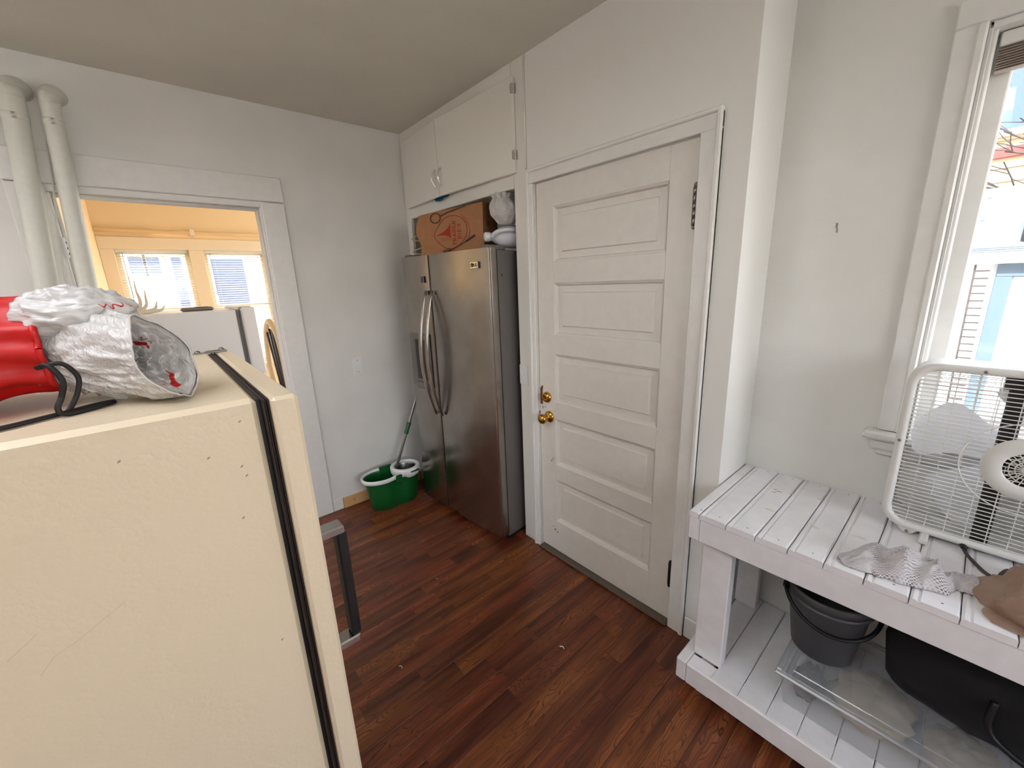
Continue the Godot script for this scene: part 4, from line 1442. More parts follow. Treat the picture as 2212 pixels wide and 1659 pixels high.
# ------------------------------------------------------------------ bench and what is on it
func build_bench() -> void:
	var m: Material = M["bench_paint"]
	var x1 := 3.95
	var b := thing("plank_bench", "white painted two-tier plank bench under the window", "bench", V(EX, 0, 0))
	var o := -b.position
	# top boards with a bead along one edge
	var w := 0.0872
	var edges := [EX + 0.002]
	var x := 2.3445
	while x < x1:
		edges.append(x)
		x += w
	edges.append(x1)
	for i in edges.size() - 1:
		var s := mb()
		var xa: float = edges[i]
		var xb: float = edges[i + 1]
		var jit := 0.0015 * sin(i * 7.3)
		var out := PackedVector2Array([Vector2(xa + 0.0012, BT - 0.020), Vector2(xb - 0.0012, BT - 0.020), Vector2(xb - 0.0012, BT - 0.005), Vector2(xb - 0.0045, BT)])
		if xb - xa > 0.05:
			out.append_array(PackedVector2Array([Vector2(xa + 0.020, BT), Vector2(xa + 0.0175, BT - 0.0035), Vector2(xa + 0.015, BT - 0.0035), Vector2(xa + 0.012, BT - 0.0005), Vector2(xa + 0.006, BT - 0.0005), Vector2(xa + 0.0012, BT - 0.005)]))
		else:
			out.append_array(PackedVector2Array([Vector2(xa + 0.003, BT), Vector2(xa + 0.0012, BT - 0.003)]))
		extrude(s, out, 0.244 + jit - NICHE - 0.002, Transform3D(Basis.IDENTITY, V(0, 0, NICHE + 0.001) + o))
		var board := obj(s, "top_board", m, b)
		# nail heads
		for z in [0.215, -0.255]:
			var k := mb()
			bbox(k, V((xa + xb) / 2 + 0.012 - 0.0022, BT, z - 0.0012) + o, V((xa + xb) / 2 + 0.012 + 0.0022, BT + 0.0004, z + 0.0012) + o, 0.0)
			obj(k, "nail_head", M["nail_dark"], board)
	# faint stains and a red scrape on the boards
	for q in [[2.50, 0.05, 0.020, 0.007], [2.52, -0.12, 0.013, 0.006], [2.63, 0.06, 0.018, 0.008], [2.74, 0.03, 0.022, 0.010], [2.60, -0.15, 0.014, 0.005]]:
		var s := mb()
		var poly := PackedVector2Array()
		for i in 13:
			var a := TAU * i / 13.0
			var rr := rng.randf_range(0.5, 1.0)
			poly.append(Vector2(q[0] + q[2] * rr * cos(a), -(q[1] + q[3] * rr * sin(a))))
		extrude(s, poly, 0.0003, Transform3D(Basis(Vector3.RIGHT, -PI / 2), V(0, BT, 0) + o))
		obj(s, "stain", M["stain"], b)
	var sc := mb()
	for q in [[2.462, -0.115, 0.5], [2.470, -0.105, 0.2], [2.480, -0.110, -0.4], [2.465, -0.090, 0.1]]:
		ring_band(sc, [Vector2(q[0], -q[1]), Vector2(q[0] + 0.012 * cos(q[2]), -q[1] + 0.006 * sin(q[2]))], 0.0022, 0.0004, Transform3D(Basis(Vector3.RIGHT, -PI / 2), V(0, BT, 0) + o))
	obj(sc, "red_scrape", M["red_scratch"], b)
	box("front_apron", V(EX + 0.04, 0.662, 0.200) + o, V(x1, 0.7505, 0.240) + o, m, b, 0.003)
	box("end_apron", V(EX + 0.002, 0.662, NICHE + 0.002) + o, V(EX + 0.0395, 0.7505, 0.240) + o, m, b, 0.003)
	box("front_leg", V(2.348, 0.152, 0.155) + o, V(2.447, 0.7, 0.1995) + o, m, b, 0.003)
	box("back_leg", V(2.348, 0.152, -0.232) + o, V(2.432, 0.7505, -0.192) + o, m, b, 0.003)
	box("front_leg", V(x1 - 0.1, 0.152, 0.155) + o, V(x1 - 0.001, 0.7, 0.1995) + o, m, b, 0.003)
	box("back_leg", V(x1 - 0.1, 0.152, -0.232) + o, V(x1 - 0.001, 0.7505, -0.192) + o, m, b, 0.003)
	# lower tier
	var xl := EX + 0.006
	box("lower_front_rail", V(xl + 0.038, 0.06, 0.2005) + o, V(x1, 0.150, 0.264) + o, m, b, 0.004)
	box("lower_end_rail", V(xl, 0.06, NICHE + 0.004) + o, V(xl + 0.0375, 0.150, 0.264) + o, m, b, 0.004)
	box("lower_back_rail", V(xl + 0.038, 0.06, NICHE + 0.004) + o, V(x1, 0.131, NICHE + 0.042) + o, m, b, 0.003)
	for fx in [xl + 0.06, x1 - 0.12]:
		for fz in [0.17, NICHE + 0.06]:
			box("foot", V(fx, 0.0, fz) + o, V(fx + 0.05, 0.131, fz + 0.045) + o, m, b, 0.003)
	var lx := 2.4405 - 2.0 * 0.0875
	while lx < x1 - 0.01:
		var xa := maxf(lx, xl + 0.040)
		var xb := minf(lx + 0.0875, x1)
		if xb - xa > 0.012:
			# boards that meet the front leg are notched short of it
			var zf := 0.1995
			if xb > 2.345 and xa < 2.44:
				zf = 0.153
			var s := mb()
			bbox(s, V(xa + 0.001, 0.132, NICHE + 0.004) + o, V(xb - 0.001, 0.1515, zf) + o, 0.003)
			if zf > 0.19:
				bbox(s, V(xa + 0.001, 0.1502, zf - 0.01) + o, V(xb - 0.001, 0.1535, 0.258 + 0.002 * sin(lx * 50.0)) + o, 0.0012)
			obj(s, "lower_board", m, b)
		lx += 0.0875

func build_fan() -> void:
	var cx := 3.022
	var H := 0.52
	var t := thing("box_fan", "white square box fan standing on the bench in front of the window", "fan", V(cx, BT + 0.012, -0.155))
	var m: Material = M["fan_white"]
	var R := 0.26
	var cr := 0.062
	var dz := 0.052
	# rounded square outline
	var rs := func(h: float, r: float, n: int) -> Array:
		var out := []
		for c in 4:
			var sx := 1.0 if c == 0 or c == 3 else -1.0
			var sy := 1.0 if c < 2 else -1.0
			for i in n + 1:
				var a := PI / 2 * c + PI / 2 * i / n
				out.append(Vector2(sx * (h - r) + r * cos(a), sy * (h - r) + r * sin(a)))
		return out
	var outer: Array = rs.call(R, cr, 8)
	var inner: Array = rs.call(R - 0.022, cr - 0.015, 8)
	var n := outer.size()
	var cy := H / 2.0
	# shroud band
	var s := mb(true)
	for i in n:
		var a: Vector2 = outer[i]
		var b: Vector2 = outer[(i + 1) % n]
		quad(s, V(a.x, a.y + cy, -dz), V(b.x, b.y + cy, -dz), V(b.x, b.y + cy, dz), V(a.x, a.y + cy, dz))
		var ia := a * 0.985
		var ib := b * 0.985
		quad(s, V(ib.x, ib.y + cy, -dz), V(ia.x, ia.y + cy, -dz), V(ia.x, ia.y + cy, dz), V(ib.x, ib.y + cy, dz))
	obj(s, "shroud", m, t)
	# front and back bezels with grilles
	for side in [1.0, -1.0]:
		var zf: float = dz * side
		s = mb(true)
		var steps := [[0.0, 0.0], [0.15, 0.006], [0.5, 0.010], [0.85, 0.007], [1.0, -0.002]]
		for k in steps.size() - 1:
			for i in n:
				var a0: Vector2 = outer[i].lerp(inner[i], steps[k][0])
				var b0: Vector2 = outer[(i + 1) % n].lerp(inner[(i + 1) % n], steps[k][0])
				var a1: Vector2 = outer[i].lerp(inner[i], steps[k + 1][0])
				var b1: Vector2 = outer[(i + 1) % n].lerp(inner[(i + 1) % n], steps[k + 1][0])
				var z0: float = zf + side * steps[k][1]
				var z1: float = zf + side * steps[k + 1][1]
				quad_to(s, V(a0.x, a0.y + cy, z0), V(b0.x, b0.y + cy, z0), V(b1.x, b1.y + cy, z1), V(a1.x, a1.y + cy, z1), V(0, 0, side))
		obj(s, "front_bezel" if side > 0 else "back_bezel", m, t)
		s = mb()
		var zg: float = zf + side * 0.001
		var half := R - 0.02
		var y := -half + 0.006
		while y < half:
			var lim := half
			if absf(y) > half - 0.045:
				lim = half - 0.045 + sqrt(maxf(0.0, 0.045 * 0.045 - pow(absf(y) - (half - 0.045), 2.0)))
			bbox(s, V(-lim, cy + y - 0.0011, zg - 0.0011), V(lim, cy + y + 0.0011, zg + 0.0011), 0.0)
			y += 0.0117
		var x := -0.20
		while x < 0.21:
			bbox(s, V(x - 0.0011, cy - half + 0.002, zg - 0.0032), V(x + 0.0011, cy + half - 0.002, zg - 0.001), 0.0)
			x += 0.04
		obj(s, "grille", m, t)
		if side > 0:
			s = mb(true)
			for rr in [0.125]:
				var ring := []
				for i in 61:
					ring.append(V(rr * cos(TAU * i / 60.0), cy + rr * sin(TAU * i / 60.0), zg))
				tube(s, ring, 0.0016, 6, false)
			obj(s, "grille_ring", m, t)
			# round centre plate with a dark louvre ring
			s = mb(true)
			var f := Transform3D(Basis(Vector3.RIGHT, PI / 2), V(0, cy, zg - 0.002))
			lathe(s, [Vector2(0.086, 0.0), Vector2(0.084, 0.004), Vector2(0.050, 0.007), Vector2(0.046, 0.003)], 48, f)
			obj(s, "centre_plate", m, t)
			s = mb(true)
			lathe(s, [Vector2(0.047, 0.0), Vector2(0.047, 0.001), Vector2(0.0, 0.001)], 36, f)
			var dark := obj(s, "louvre_backing", M["dark_grey_plastic"], t)
			s = mb()
			for k in 24:
				var a := TAU * k / 24.0
				bbox(s, V(0.012, 0.001, -0.0009), V(0.047, 0.0045, 0.0009), 0.0, f * Transform3D(Basis(Vector3.UP, a), Vector3.ZERO))
			obj(s, "louvre_spoke", m, dark)
			s = mb(true)
			for rr in [0.036, 0.025]:
				lathe(s, [Vector2(rr - 0.0012, 0.001), Vector2(rr + 0.0012, 0.001), Vector2(rr + 0.0012, 0.0048), Vector2(rr - 0.0012, 0.0048)], 36, f)
			lathe(s, [Vector2(0.014, 0.001), Vector2(0.013, 0.005), Vector2(0, 0.006)], 24, f)
			obj(s, "louvre_ring", m, dark)
	# five blades
	s = mb(true)
	for k in 5:
		var a0 := TAU * k / 5.0 + 2.62
		surf(s, func(u, v):
			var r: float = lerpf(0.05, 0.235, u)
			var half_w: float = lerpf(0.30, 0.44, sin(u * PI * 0.55)) * (1.0 if u < 0.8 else sqrt(1.0 - pow((u - 0.8) / 0.205, 2.0)))
			var a: float = a0 + (v - 0.5) * 2.0 * half_w + 0.25 * u
			return V(r * cos(a), cy + r * sin(a), 0.022 * (v - 0.5) * 2.0), 14, 10)
	obj(s, "blade_wheel", M["fan_blade"], t)
	s = mb(true)
	lathe(s, [Vector2(0.058, -0.02), Vector2(0.060, 0.016), Vector2(0.052, 0.026), Vector2(0, 0.026)], 30, Transform3D(Basis(Vector3.RIGHT, PI / 2), V(0, cy, 0)))
	obj(s, "hub", m, t)
	# dark upright motor bracket in front of the blades
	s = mb()
	bbox(s, V(-0.068, 0.010, 0.030), V(-0.034, H - 0.012, 0.042), 0.003)
	bbox(s, V(-0.080, H - 0.055, 0.029), V(-0.020, H - 0.012, 0.043), 0.004)
	bbox(s, V(-0.068, cy - 0.055, 0.028), V(0.05, cy + 0.055, 0.044), 0.006)
	obj(s, "motor_bracket", M["dark_grey_plastic"], t)
	# carrying handle on top, feet and screws
	s = mb(true)
	tube(s, smooth_path([V(-0.045, H - 0.002, 0.0), V(-0.035, H + 0.006, 0.0), V(0.0, H + 0.022, 0.0), V(0.10, H + 0.024, 0.0), V(0.135, H + 0.006, 0.0), V(0.145, H - 0.002, 0.0)], 6), 0.009, 10)
	obj(s, "carrying_handle", m, t)
	for x in [-0.155, 0.155]:
		s = mb()
		bbox(s, V(x - 0.010, -0.0118, -0.075), V(x + 0.010, 0.006, 0.105), 0.004)
		obj(s, "foot", m, t)
		s = mb()
		extrude(s, PackedVector2Array([Vector2(x - 0.06, 0.004), Vector2(x - 0.048, -0.010), Vector2(x - 0.028, -0.010), Vector2(x - 0.016, 0.004)]), 0.01, Transform3D(Basis.IDENTITY, V(0, 0, dz - 0.002)))
		obj(s, "screw_tab", m, t)
	for q in [Vector2(-0.25, cy + 0.02), Vector2(-0.115, H - 0.011), Vector2(-0.193, -0.003)]:
		s = mb(true)
		lathe(s, [Vector2(0.0045, 0.0), Vector2(0.004, 0.002), Vector2(0, 0.002)], 12, Transform3D(Basis(Vector3.RIGHT, PI / 2), V(q.x, q.y, dz + 0.0095)))
		obj(s, "screw", M["dull_metal"], t)
	# power cord
	s = mb(true)
	var c := smooth_path([V(-0.075, 0.004, dz + 0.004), V(-0.07, -0.006, dz + 0.025), V(-0.045, -0.008, 0.13), V(-0.03, -0.008, 0.155), V(-0.012, -0.008, 0.165), V(-0.005, 0.0, 0.145), V(0.01, 0.004, 0.12), V(0.05, -0.006, 0.11), V(0.12, -0.008, 0.12)], 6)
	tube(s, c, 0.0042, 8)
	obj(s, "power_cord", M["grey_cord"], t)
	s = mb(true)
	tube(s, [V(-0.078, 0.008, dz - 0.002), V(-0.074, 0.0, dz + 0.016)], [0.009, 0.006], 10)
	obj(s, "strain_relief", M["black_cord"], t)

func build_bench_top_things() -> void:
	var n := FastNoiseLite.new(); n.seed = 33; n.frequency = 1.0; n.fractal_octaves = 3
	# netted cloth, bunched: outline follows a spine with a varying width
	var r := thing("netted_cloth", "bunched white and brown netted cloth on the bench edge", "cloth", V(2.85, BT, 0.13))
	var o := -r.position
	var spine := smooth_path([V(2.722, BT, 0.205), V(2.77, BT, 0.165), V(2.835, BT, 0.135), V(2.895, BT, 0.120), V(2.925, BT, 0.108), V(2.955, BT, 0.095), V(2.992, BT, 0.072)], 8)
	var widths := [0.016, 0.048, 0.070, 0.066, 0.056, 0.030, 0.040, 0.014]
	var hts := [0.006, 0.032, 0.064, 0.062, 0.046, 0.022, 0.034, 0.008]
	var top := func(u: float, v: float) -> Vector3:
		var f := u * (spine.size() - 1)
		var i := mini(int(f), spine.size() - 2)
		var c: Vector3 = spine[i].lerp(spine[i + 1], f - i)
		var d: Vector3 = (spine[i + 1] - spine[i]).normalized()
		var side := V(-d.z, 0, d.x)
		var g := u * 7.0
		var k := mini(int(g), 6)
		var w := lerpf(widths[k], widths[k + 1], g - k)
		var h := lerpf(hts[k], hts[k + 1], g - k)
		var q := (v - 0.5) * 2.0
		var prof := pow(maxf(0.0, 1.0 - q * q), 0.6)
		var fold := 0.35 * n.get_noise_2d(u * 7.0 + v * 2.2, v * 2.0) + 0.22 * sin(u * 34.0 + v * 4.0)
		return c + side * q * w * (1.0 + 0.18 * n.get_noise_2d(u * 11.0, q)) + V(0, 0.002 + h * prof * (0.85 + fold), 0) + o
	var s := mb(true)
	surf(s, top, 90, 36, true)
	obj(s, "fabric", M["mesh_rag"], r)
	# brown film bag at the right edge
	var b := thing("brown_plastic_bag", "crumpled translucent brown plastic bag at the bench edge beside the fan", "plastic bag", V(3.10, BT, 0.10))
	var rd := FastNoiseLite.new(); rd.seed = 61; rd.frequency = 1.0; rd.fractal_octaves = 3; rd.fractal_type = FastNoiseLite.FRACTAL_RIDGED
	s = mb(true)
	surf(s, func(u, v):
		var a: float = v * TAU
		var e: float = u * PI * 0.5
		var d := V(cos(e) * cos(a), sin(e), cos(e) * sin(a))
		var k: float = 0.92 + 0.26 * rd.get_noise_3d(d.x * 0.9, d.y * 0.9, d.z * 0.9) + 0.05 * rd.get_noise_3d(d.x * 2.2, d.y * 2.2, d.z * 2.2) + 0.010 * rd.get_noise_3d(d.x * 6.0, d.y * 6.0, d.z * 6.0)
		var flat := 1.0 + 0.22 * pow(cos(e), 6.0)
		return V(d.x * 0.098 * k * flat, 0.002 + d.y * 0.105 * k, d.z * 0.095 * k * flat), 36, 84, true)
	obj(s, "film", M["film_brown"], b)
	s = mb(true)
	surf(s, func(u, v): return V(-0.105 + 0.10 * u + 0.01 * sin(v * 7.0), 0.003 + 0.010 * absf(sin(u * 5.0 + v * 4.0)) * (1.0 - v), 0.02 + 0.10 * v + 0.02 * u), 14, 14, true)
	obj(s, "loose_corner", M["film_brown"], b)

func build_under_bench() -> void:
	var n := FastNoiseLite.new(); n.seed = 71; n.frequency = 1.0; n.fractal_octaves = 3
	# clear storage bin with a clear lid
	var y0 := 0.1545
	var t := thing("storage_bin", "clear plastic bin with a lid on the lower bench shelf", "storage bin", V(2.9, y0, 0.0))
	var o := -t.position
	var xa := 2.622
	var xb := 3.22
	var za := -0.16
	var zb := 0.188
	var top := 0.275
	var s := mb()
	var f := 0.018
	var lo := [V(xa + f, y0 + 0.002, za + f), V(xb - f, y0 + 0.002, za + f), V(xb - f, y0 + 0.002, zb - f), V(xa + f, y0 + 0.002, zb - f)]
	var hi := [V(xa, top, za), V(xb, top, za), V(xb, top, zb), V(xa, top, zb)]
	for i in 4:
		var j := (i + 1) % 4
		quad(s, hi[i] + o, hi[j] + o, lo[j] + o, lo[i] + o)
	quad(s, lo[0] + o, lo[1] + o, lo[2] + o, lo[3] + o)
	obj(s, "bin_wall", M["clear_bin"], t)
	s = mb()
	for e in [[V(xa - 0.012, top, za - 0.012), V(xb + 0.012, top + 0.012, za + 0.006)], [V(xa - 0.012, top, zb - 0.006), V(xb + 0.012, top + 0.012, zb + 0.012)], [V(xa - 0.012, top, za + 0.006), V(xa + 0.006, top + 0.012, zb - 0.006)], [V(xb - 0.006, top, za + 0.006), V(xb + 0.012, top + 0.012, zb - 0.006)]]:
		bbox(s, e[0] + o, e[1] + o, 0.004)
	obj(s, "rim", M["bin_rim"], t)
	s = mb()
	bbox(s, V(xa + 0.006, top + 0.005, za + 0.006) + o, V(xb - 0.006, top + 0.009, zb - 0.006) + o, 0.001)
	bbox(s, V(xa + 0.03, top + 0.009, za + 0.03) + o, V(xa + 0.036, top + 0.013, zb - 0.03) + o, 0.002)
	bbox(s, V(xa + 0.03, top + 0.009, zb - 0.036) + o, V(xb - 0.03, top + 0.013, zb - 0.03) + o, 0.002)
	obj(s, "lid", M["clear_bin"], t)
	box("latch", V(xa - 0.016, top - 0.02, -0.05) + o, V(xa - 0.011, top + 0.012, -0.015) + o, M["black_plastic"], t, 0.002)
	# folded and bunched clothes in the bin
	var lump := func(called: String, label: String, m: Material, c: Vector3, e: Vector3, sd: float) -> void:
		var g := thing(called, label, "clothing", c)
		var q := mb(true)
		surf(q, func(u, v):
			var a: float = v * TAU
			var b: float = (u - 0.5) * PI
			var d := V(cos(b) * cos(a), sin(b), cos(b) * sin(a))
			var k: float = 1.0 + 0.22 * n.get_noise_3d(d.x * 1.6 + sd, d.y * 1.6, d.z * 1.6) + 0.07 * sin(d.x * 9.0 + 4.0 * n.get_noise_3d(d.x, d.y + sd, d.z * 2.0) + sd)
			var p := V(d.x * e.x, d.y * e.y, d.z * e.z) * k
			p.y = maxf(p.y, -c.y + y0 + 0.006)
			return p, 26, 40, true)
		obj(q, "fabric", m, g)
	lump.call("folded_cloth", "cream cloth bunched in the clear bin", M["cream_cloth"], V(2.84, 0.213, 0.02), V(0.10, 0.050, 0.11), 0.0)
	lump.call("folded_cloth", "grey cloth folded in the left end of the clear bin", M["grey_cloth"], V(2.685, 0.205, 0.075), V(0.040, 0.042, 0.075), 5.0)
	lump.call("folded_cloth", "pale cloth lying low at the front of the clear bin", M["cream_cloth"], V(3.045, 0.205, 0.045), V(0.085, 0.045, 0.10), 9.0)
	# grey pail on the lid
	var ly := top + 0.0132
	var p := thing("pail", "grey plastic pail with a black bail on the clear bin", "pail", V(2.688, ly, -0.020))
	s = mb(true)
	lathe(s, [Vector2(0.0, 0.0), Vector2(0.080, 0.0), Vector2(0.088, 0.004), Vector2(0.116, 0.222), Vector2(0.122, 0.226), Vector2(0.124, 0.246), Vector2(0.120, 0.250), Vector2(0.113, 0.246), Vector2(0.085, 0.010), Vector2(0.0, 0.008)], 48)
	obj(s, "body", M["pail_grey"], p)
	s = mb(true)
	lathe(s, [Vector2(0.120, 0.205), Vector2(0.1235, 0.209), Vector2(0.1235, 0.213), Vector2(0.1185, 0.216)], 48)
	obj(s, "rim_band", M["pail_grey"], p)
	s = mb(true)
	var bail := []
	for i in 33:
		var a := PI * i / 32.0
		# hangs down in front, towards the viewer
		bail.append(Basis(Vector3.UP, 0.42) * V(-0.130 * cos(a), 0.225 - 0.062 * sin(a) - 0.01 * sin(a) * sin(a), 0.020 + 0.112 * sin(a)))
	tube(s, bail, 0.0062, 10)
	obj(s, "bail", M["black_plastic"], p)
	for sx in [-1.0, 1.0]:
		var e := Basis(Vector3.UP, 0.42) * V(sx * 0.125, 0.225, 0.012)
		var k := mb()
		bbox(k, e - V(0.010, 0.012, 0.012), e + V(0.010, 0.012, 0.012), 0.004)
		obj(k, "ear", M["black_plastic"], p)
	# soft dark bag filling the right part of the shelf
	var g := thing("dark_duffel", "dark navy soft duffel behind the clear bin under the bench", "bag", V(3.205, ly, 0.015))
	s = mb(true)
	surf(s, func(u, v):
		var a: float = v * TAU
		var x: float = (u - 0.5) * 2.0
		var rr := pow(maxf(0.0, 1.0 - pow(absf(x), 5.0)), 0.3)
		var k: float = 1.0 + 0.10 * n.get_noise_3d(x * 2.5, cos(a) * 1.5, sin(a) * 1.5)
		var y: float = 0.155 + 0.17 * rr * sin(a) * k
		return V(x * 0.37, maxf(y, 0.001), -0.06 + 0.15 * rr * cos(a) * k), 40, 48, true)
	obj(s, "body", M["navy_cloth"], g)
	s = mb(true)
	tube(s, smooth_path([V(-0.15, 0.20, 0.09), V(-0.14, 0.11, 0.11), V(0.0, 0.07, 0.118), V(0.14, 0.11, 0.11), V(0.15, 0.20, 0.09)], 6), 0.008, 8)
	obj(s, "strap", M["black_plastic"], g)

func build_crumbs() -> void:
	var spots := [[1.895, 0.453, 0.012, "curled white paper scrap on the floor near the bench"], [1.49, 1.02, 0.010, "white crumb on the floor in front of the cream refrigerator door"], [1.135, 0.63, 0.006, "tiny white crumb on the floor in front of the steel refrigerator"]]
	for k in spots.size():
		var q: Array = spots[k]
		var s := mb(true)
		tube(s, smooth_path([V(q[0] - q[2], 0.002, q[1] + q[2] * 0.3), V(q[0] - q[2] * 0.2, 0.0028, q[1] - q[2] * 0.5), V(q[0] + q[2] * 0.8, 0.002, q[1] - q[2] * 0.2)], 4), q[2] * 0.17, 6)
		tag(obj(s, "crumb", M["crumb"]), q[3], "crumb", "crumbs on the floor")

# ------------------------------------------------------------------ the tan room beyond the doorway
func build_next_room() -> void:
	var X := -2.72
	var s := mb()
	bbox(s, V(-2.86, -0.12, -1.6), V(-0.14, 0.0, 1.95), 0.0)
	structure(obj(s, "floor_next_room", M["tile_floor_far"]), "brown floor of the tan room beyond the doorway", "floor")
	s = mb()
	bbox(s, V(-2.86, CEIL, -1.6), V(-0.14, CEIL + 0.12, 1.95), 0.0)
	structure(obj(s, "ceiling_next_room", M["ceiling_paint"]), "ceiling of the tan room beyond the doorway", "ceiling")
	s = mb()
	bbox(s, V(-2.86, 0, 1.80), V(-0.14, CEIL, 1.95), 0.0)
	structure(obj(s, "wall_next_side", M["tan_wall"]), "tan side wall just inside the doorway", "wall")
	s = mb()
	bbox(s, V(-2.86, 0, -1.75), V(-0.14, 0.3, -1.6), 0.0)  # end wall left open, out of view, to brighten the tan room
	bbox(s, V(-2.86, 2.5, -1.75), V(-0.14, CEIL, -1.6), 0.0)
	bbox(s, V(-2.86, 0.3, -1.75), V(-2.65, 2.5, -1.6), 0.0)
	bbox(s, V(-0.35, 0.3, -1.75), V(-0.14, 2.5, -1.6), 0.0)
	structure(obj(s, "wall_next_end", M["tan_wall"]), "tan end wall of the next room with a broad opening added for light", "wall")
	# far wall with a row of windows: [z0, z1]
	var holes := [[1.12, 1.70], [0.42, 1.005], [-0.28, 0.30], [-1.2, -0.42]]
	s = mb()
	bbox(s, V(X - 0.14, 0, -1.6), V(X, 0.75, 1.95), 0.0)
	bbox(s, V(X - 0.14, 2.03, -1.6), V(X, CEIL, 1.95), 0.0)
	var zs := [[1.70, 1.95], [1.005, 1.12], [0.30, 0.42], [-0.42, -0.28], [-1.6, -1.2]]
	for z in zs:
		bbox(s, V(X - 0.14, 0.75, z[0]), V(X, 2.03, z[1]), 0.0)
	structure(obj(s, "wall_next_far", M["tan_wall"]), "tan far wall above and around the blinds", "wall")
	var tr := base("trim_4")
	structure(tr, "cream window casing and mullions in the tan room", "casing")
	box("casing_head", V(X, 2.02, -1.3), V(X + 0.02, 2.135, 1.80), M["cream_trim"], tr, 0.004)
	for z in [[1.695, 1.80], [1.00, 1.125], [0.295, 0.425], [-0.425, -0.275]]:
		box("mullion", V(X, 0.72, z[0]), V(X + 0.02, 2.02, z[1]), M["cream_trim"], tr, 0.004)
	box("stool", V(X, 0.72, -1.25), V(X + 0.06, 0.75, 1.79), M["cream_trim"], tr, 0.005)
	for i in holes.size():
		var w := base("window_%d" % (i + 6))
		structure(w, ["leftmost window with blinds seen through the doorway", "second window with blinds seen through the doorway", "third window of the tan room, out of view", "last window of the tan room, out of view"][i], "window")
		var z0: float = holes[i][0]
		var z1: float = holes[i][1]
		s = mb()
		for b in [[V(X - 0.1, 0.75, z0), V(X - 0.06, 0.80, z1)], [V(X - 0.1, 1.98, z0), V(X - 0.06, 2.03, z1)], [V(X - 0.1, 0.80, z0), V(X - 0.06, 1.98, z0 + 0.04)], [V(X - 0.1, 0.80, z1 - 0.04), V(X - 0.06, 1.98, z1)], [V(X - 0.098, 1.415, z0 + 0.04), V(X - 0.062, 1.45, z1 - 0.04)]]:
			bbox(s, b[0], b[1], 0.002)
		obj(s, "sash", M["cream_trim"], w)
		box("pane", V(X - 0.083, 0.80, z0 + 0.04), V(X - 0.079, 1.98, z1 - 0.04), M["glass"], w, 0.0)
	# mini blinds on the first two windows
	for i in 2:
		var z0: float = holes[i][0] + 0.008
		var z1: float = holes[i][1] - 0.008
		var bl := thing("mini_blind", "white mini blind on the left window of the tan room" if i == 0 else "white mini blind on the right window of the tan room", "blind", V(X - 0.025, 0.8, (z0 + z1) / 2), 0.0, "mini blinds in the tan room")
		var hw := (z1 - z0) / 2
		box("headrail", V(-0.014, 1.195, -hw), V(0.014, 1.222, hw), M["blind_slat"], bl, 0.002)
		s = mb(true)
		surf(s, func(u, v): return V((v - 0.5) * 0.023, 0.0016 * sin(v * PI) - 0.0042 * (v - 0.5) * 2.0, lerpf(-hw, hw, u)), 1, 4)
		var first: MeshInstance3D = null
		for k in 47:
			var y := 1.182 - k * 0.0245
			if first == null:
				first = obj(s, "slat", M["blind_slat"], bl)
				first.position = V(0, y, 0)
			else:
				copy_mesh(first, "slat", bl, Transform3D(Basis.IDENTITY, V(0, y, 0)))
		box("bottom_rail", V(-0.012, 0.02, -hw), V(0.012, 0.034, hw), M["blind_slat"], bl, 0.002)
		for z in [-hw * 0.75, hw * 0.7]:
			s = mb(true)
			tube(s, [V(0.0125, 0.03, z), V(0.0125, 1.2, z)], 0.0012, 5)
			obj(s, "ladder_cord", M["blind_slat"], bl)
		s = mb(true)
		tube(s, [V(0.02, 1.19, hw - 0.05), V(0.022, 0.75, hw - 0.05)], 0.0028, 6)
		obj(s, "wand", M["mid_grey_plastic"], bl)
	# painted pipe along the far wall
	var p := thing("rail_pipe", "tan painted pipe running along the wall above the blinds", "pipe", V(X + 0.05, 2.19, 0.3))
	s = mb(true)
	tube(s, [V(0, 0, -1.9), V(0, 0, 1.5)], 0.020, 14)
	obj(s, "pipe_run", M["tan_wall"], p)
	s = mb()
	bbox(s, V(-0.05, -0.03, 0.745), V(0.024, 0.035, 0.785), 0.005)
	obj(s, "clamp", M["cream_trim"], p)
	# tall stool with a bent hoop back
	var c := thing("bar_stool", "tan wooden stool with a curved hoop back beside the white refrigerator", "stool", V(-0.65, 0, 0.70))
	var m: Material = M["stool_wood"]
	s = mb(true)
	lathe(s, [Vector2(0.0, 0.72), Vector2(0.25, 0.72), Vector2(0.27, 0.73), Vector2(0.27, 0.75), Vector2(0.25, 0.76), Vector2(0.0, 0.755)], 28)
	obj(s, "seat", m, c)
	for a in 4:
		var g := PI / 4 + PI / 2 * a
		s = mb(true)
		tube(s, [V(0.12 * cos(g), 0.72, 0.12 * sin(g)), V(0.19 * cos(g), 0.0, 0.19 * sin(g))], [0.018, 0.015], 10)
		obj(s, "leg", m, c)
	s = mb(true)
	tube(s, smooth_path([V(0.245, 0.74, 0.17), V(0.262, 0.95, 0.18), V(0.245, 1.12, 0.18), V(0.17, 1.27, 0.18), V(0.0, 1.35, 0.18), V(-0.17, 1.27, 0.18), V(-0.245, 1.12, 0.18), V(-0.262, 0.95, 0.18), V(-0.245, 0.74, 0.17)], 6), 0.021, 12)
	obj(s, "hoop_back", m, c)
	for x in [-0.15, -0.05, 0.05, 0.15]:
		s = mb(true)
		tube(s, [V(x * 0.8, 0.75, 0.15), V(x, 1.31 - absf(x) * 0.35, 0.18)], 0.009, 8)
		obj(s, "spindle", M["dark_wood"], c)
	s = mb(true)
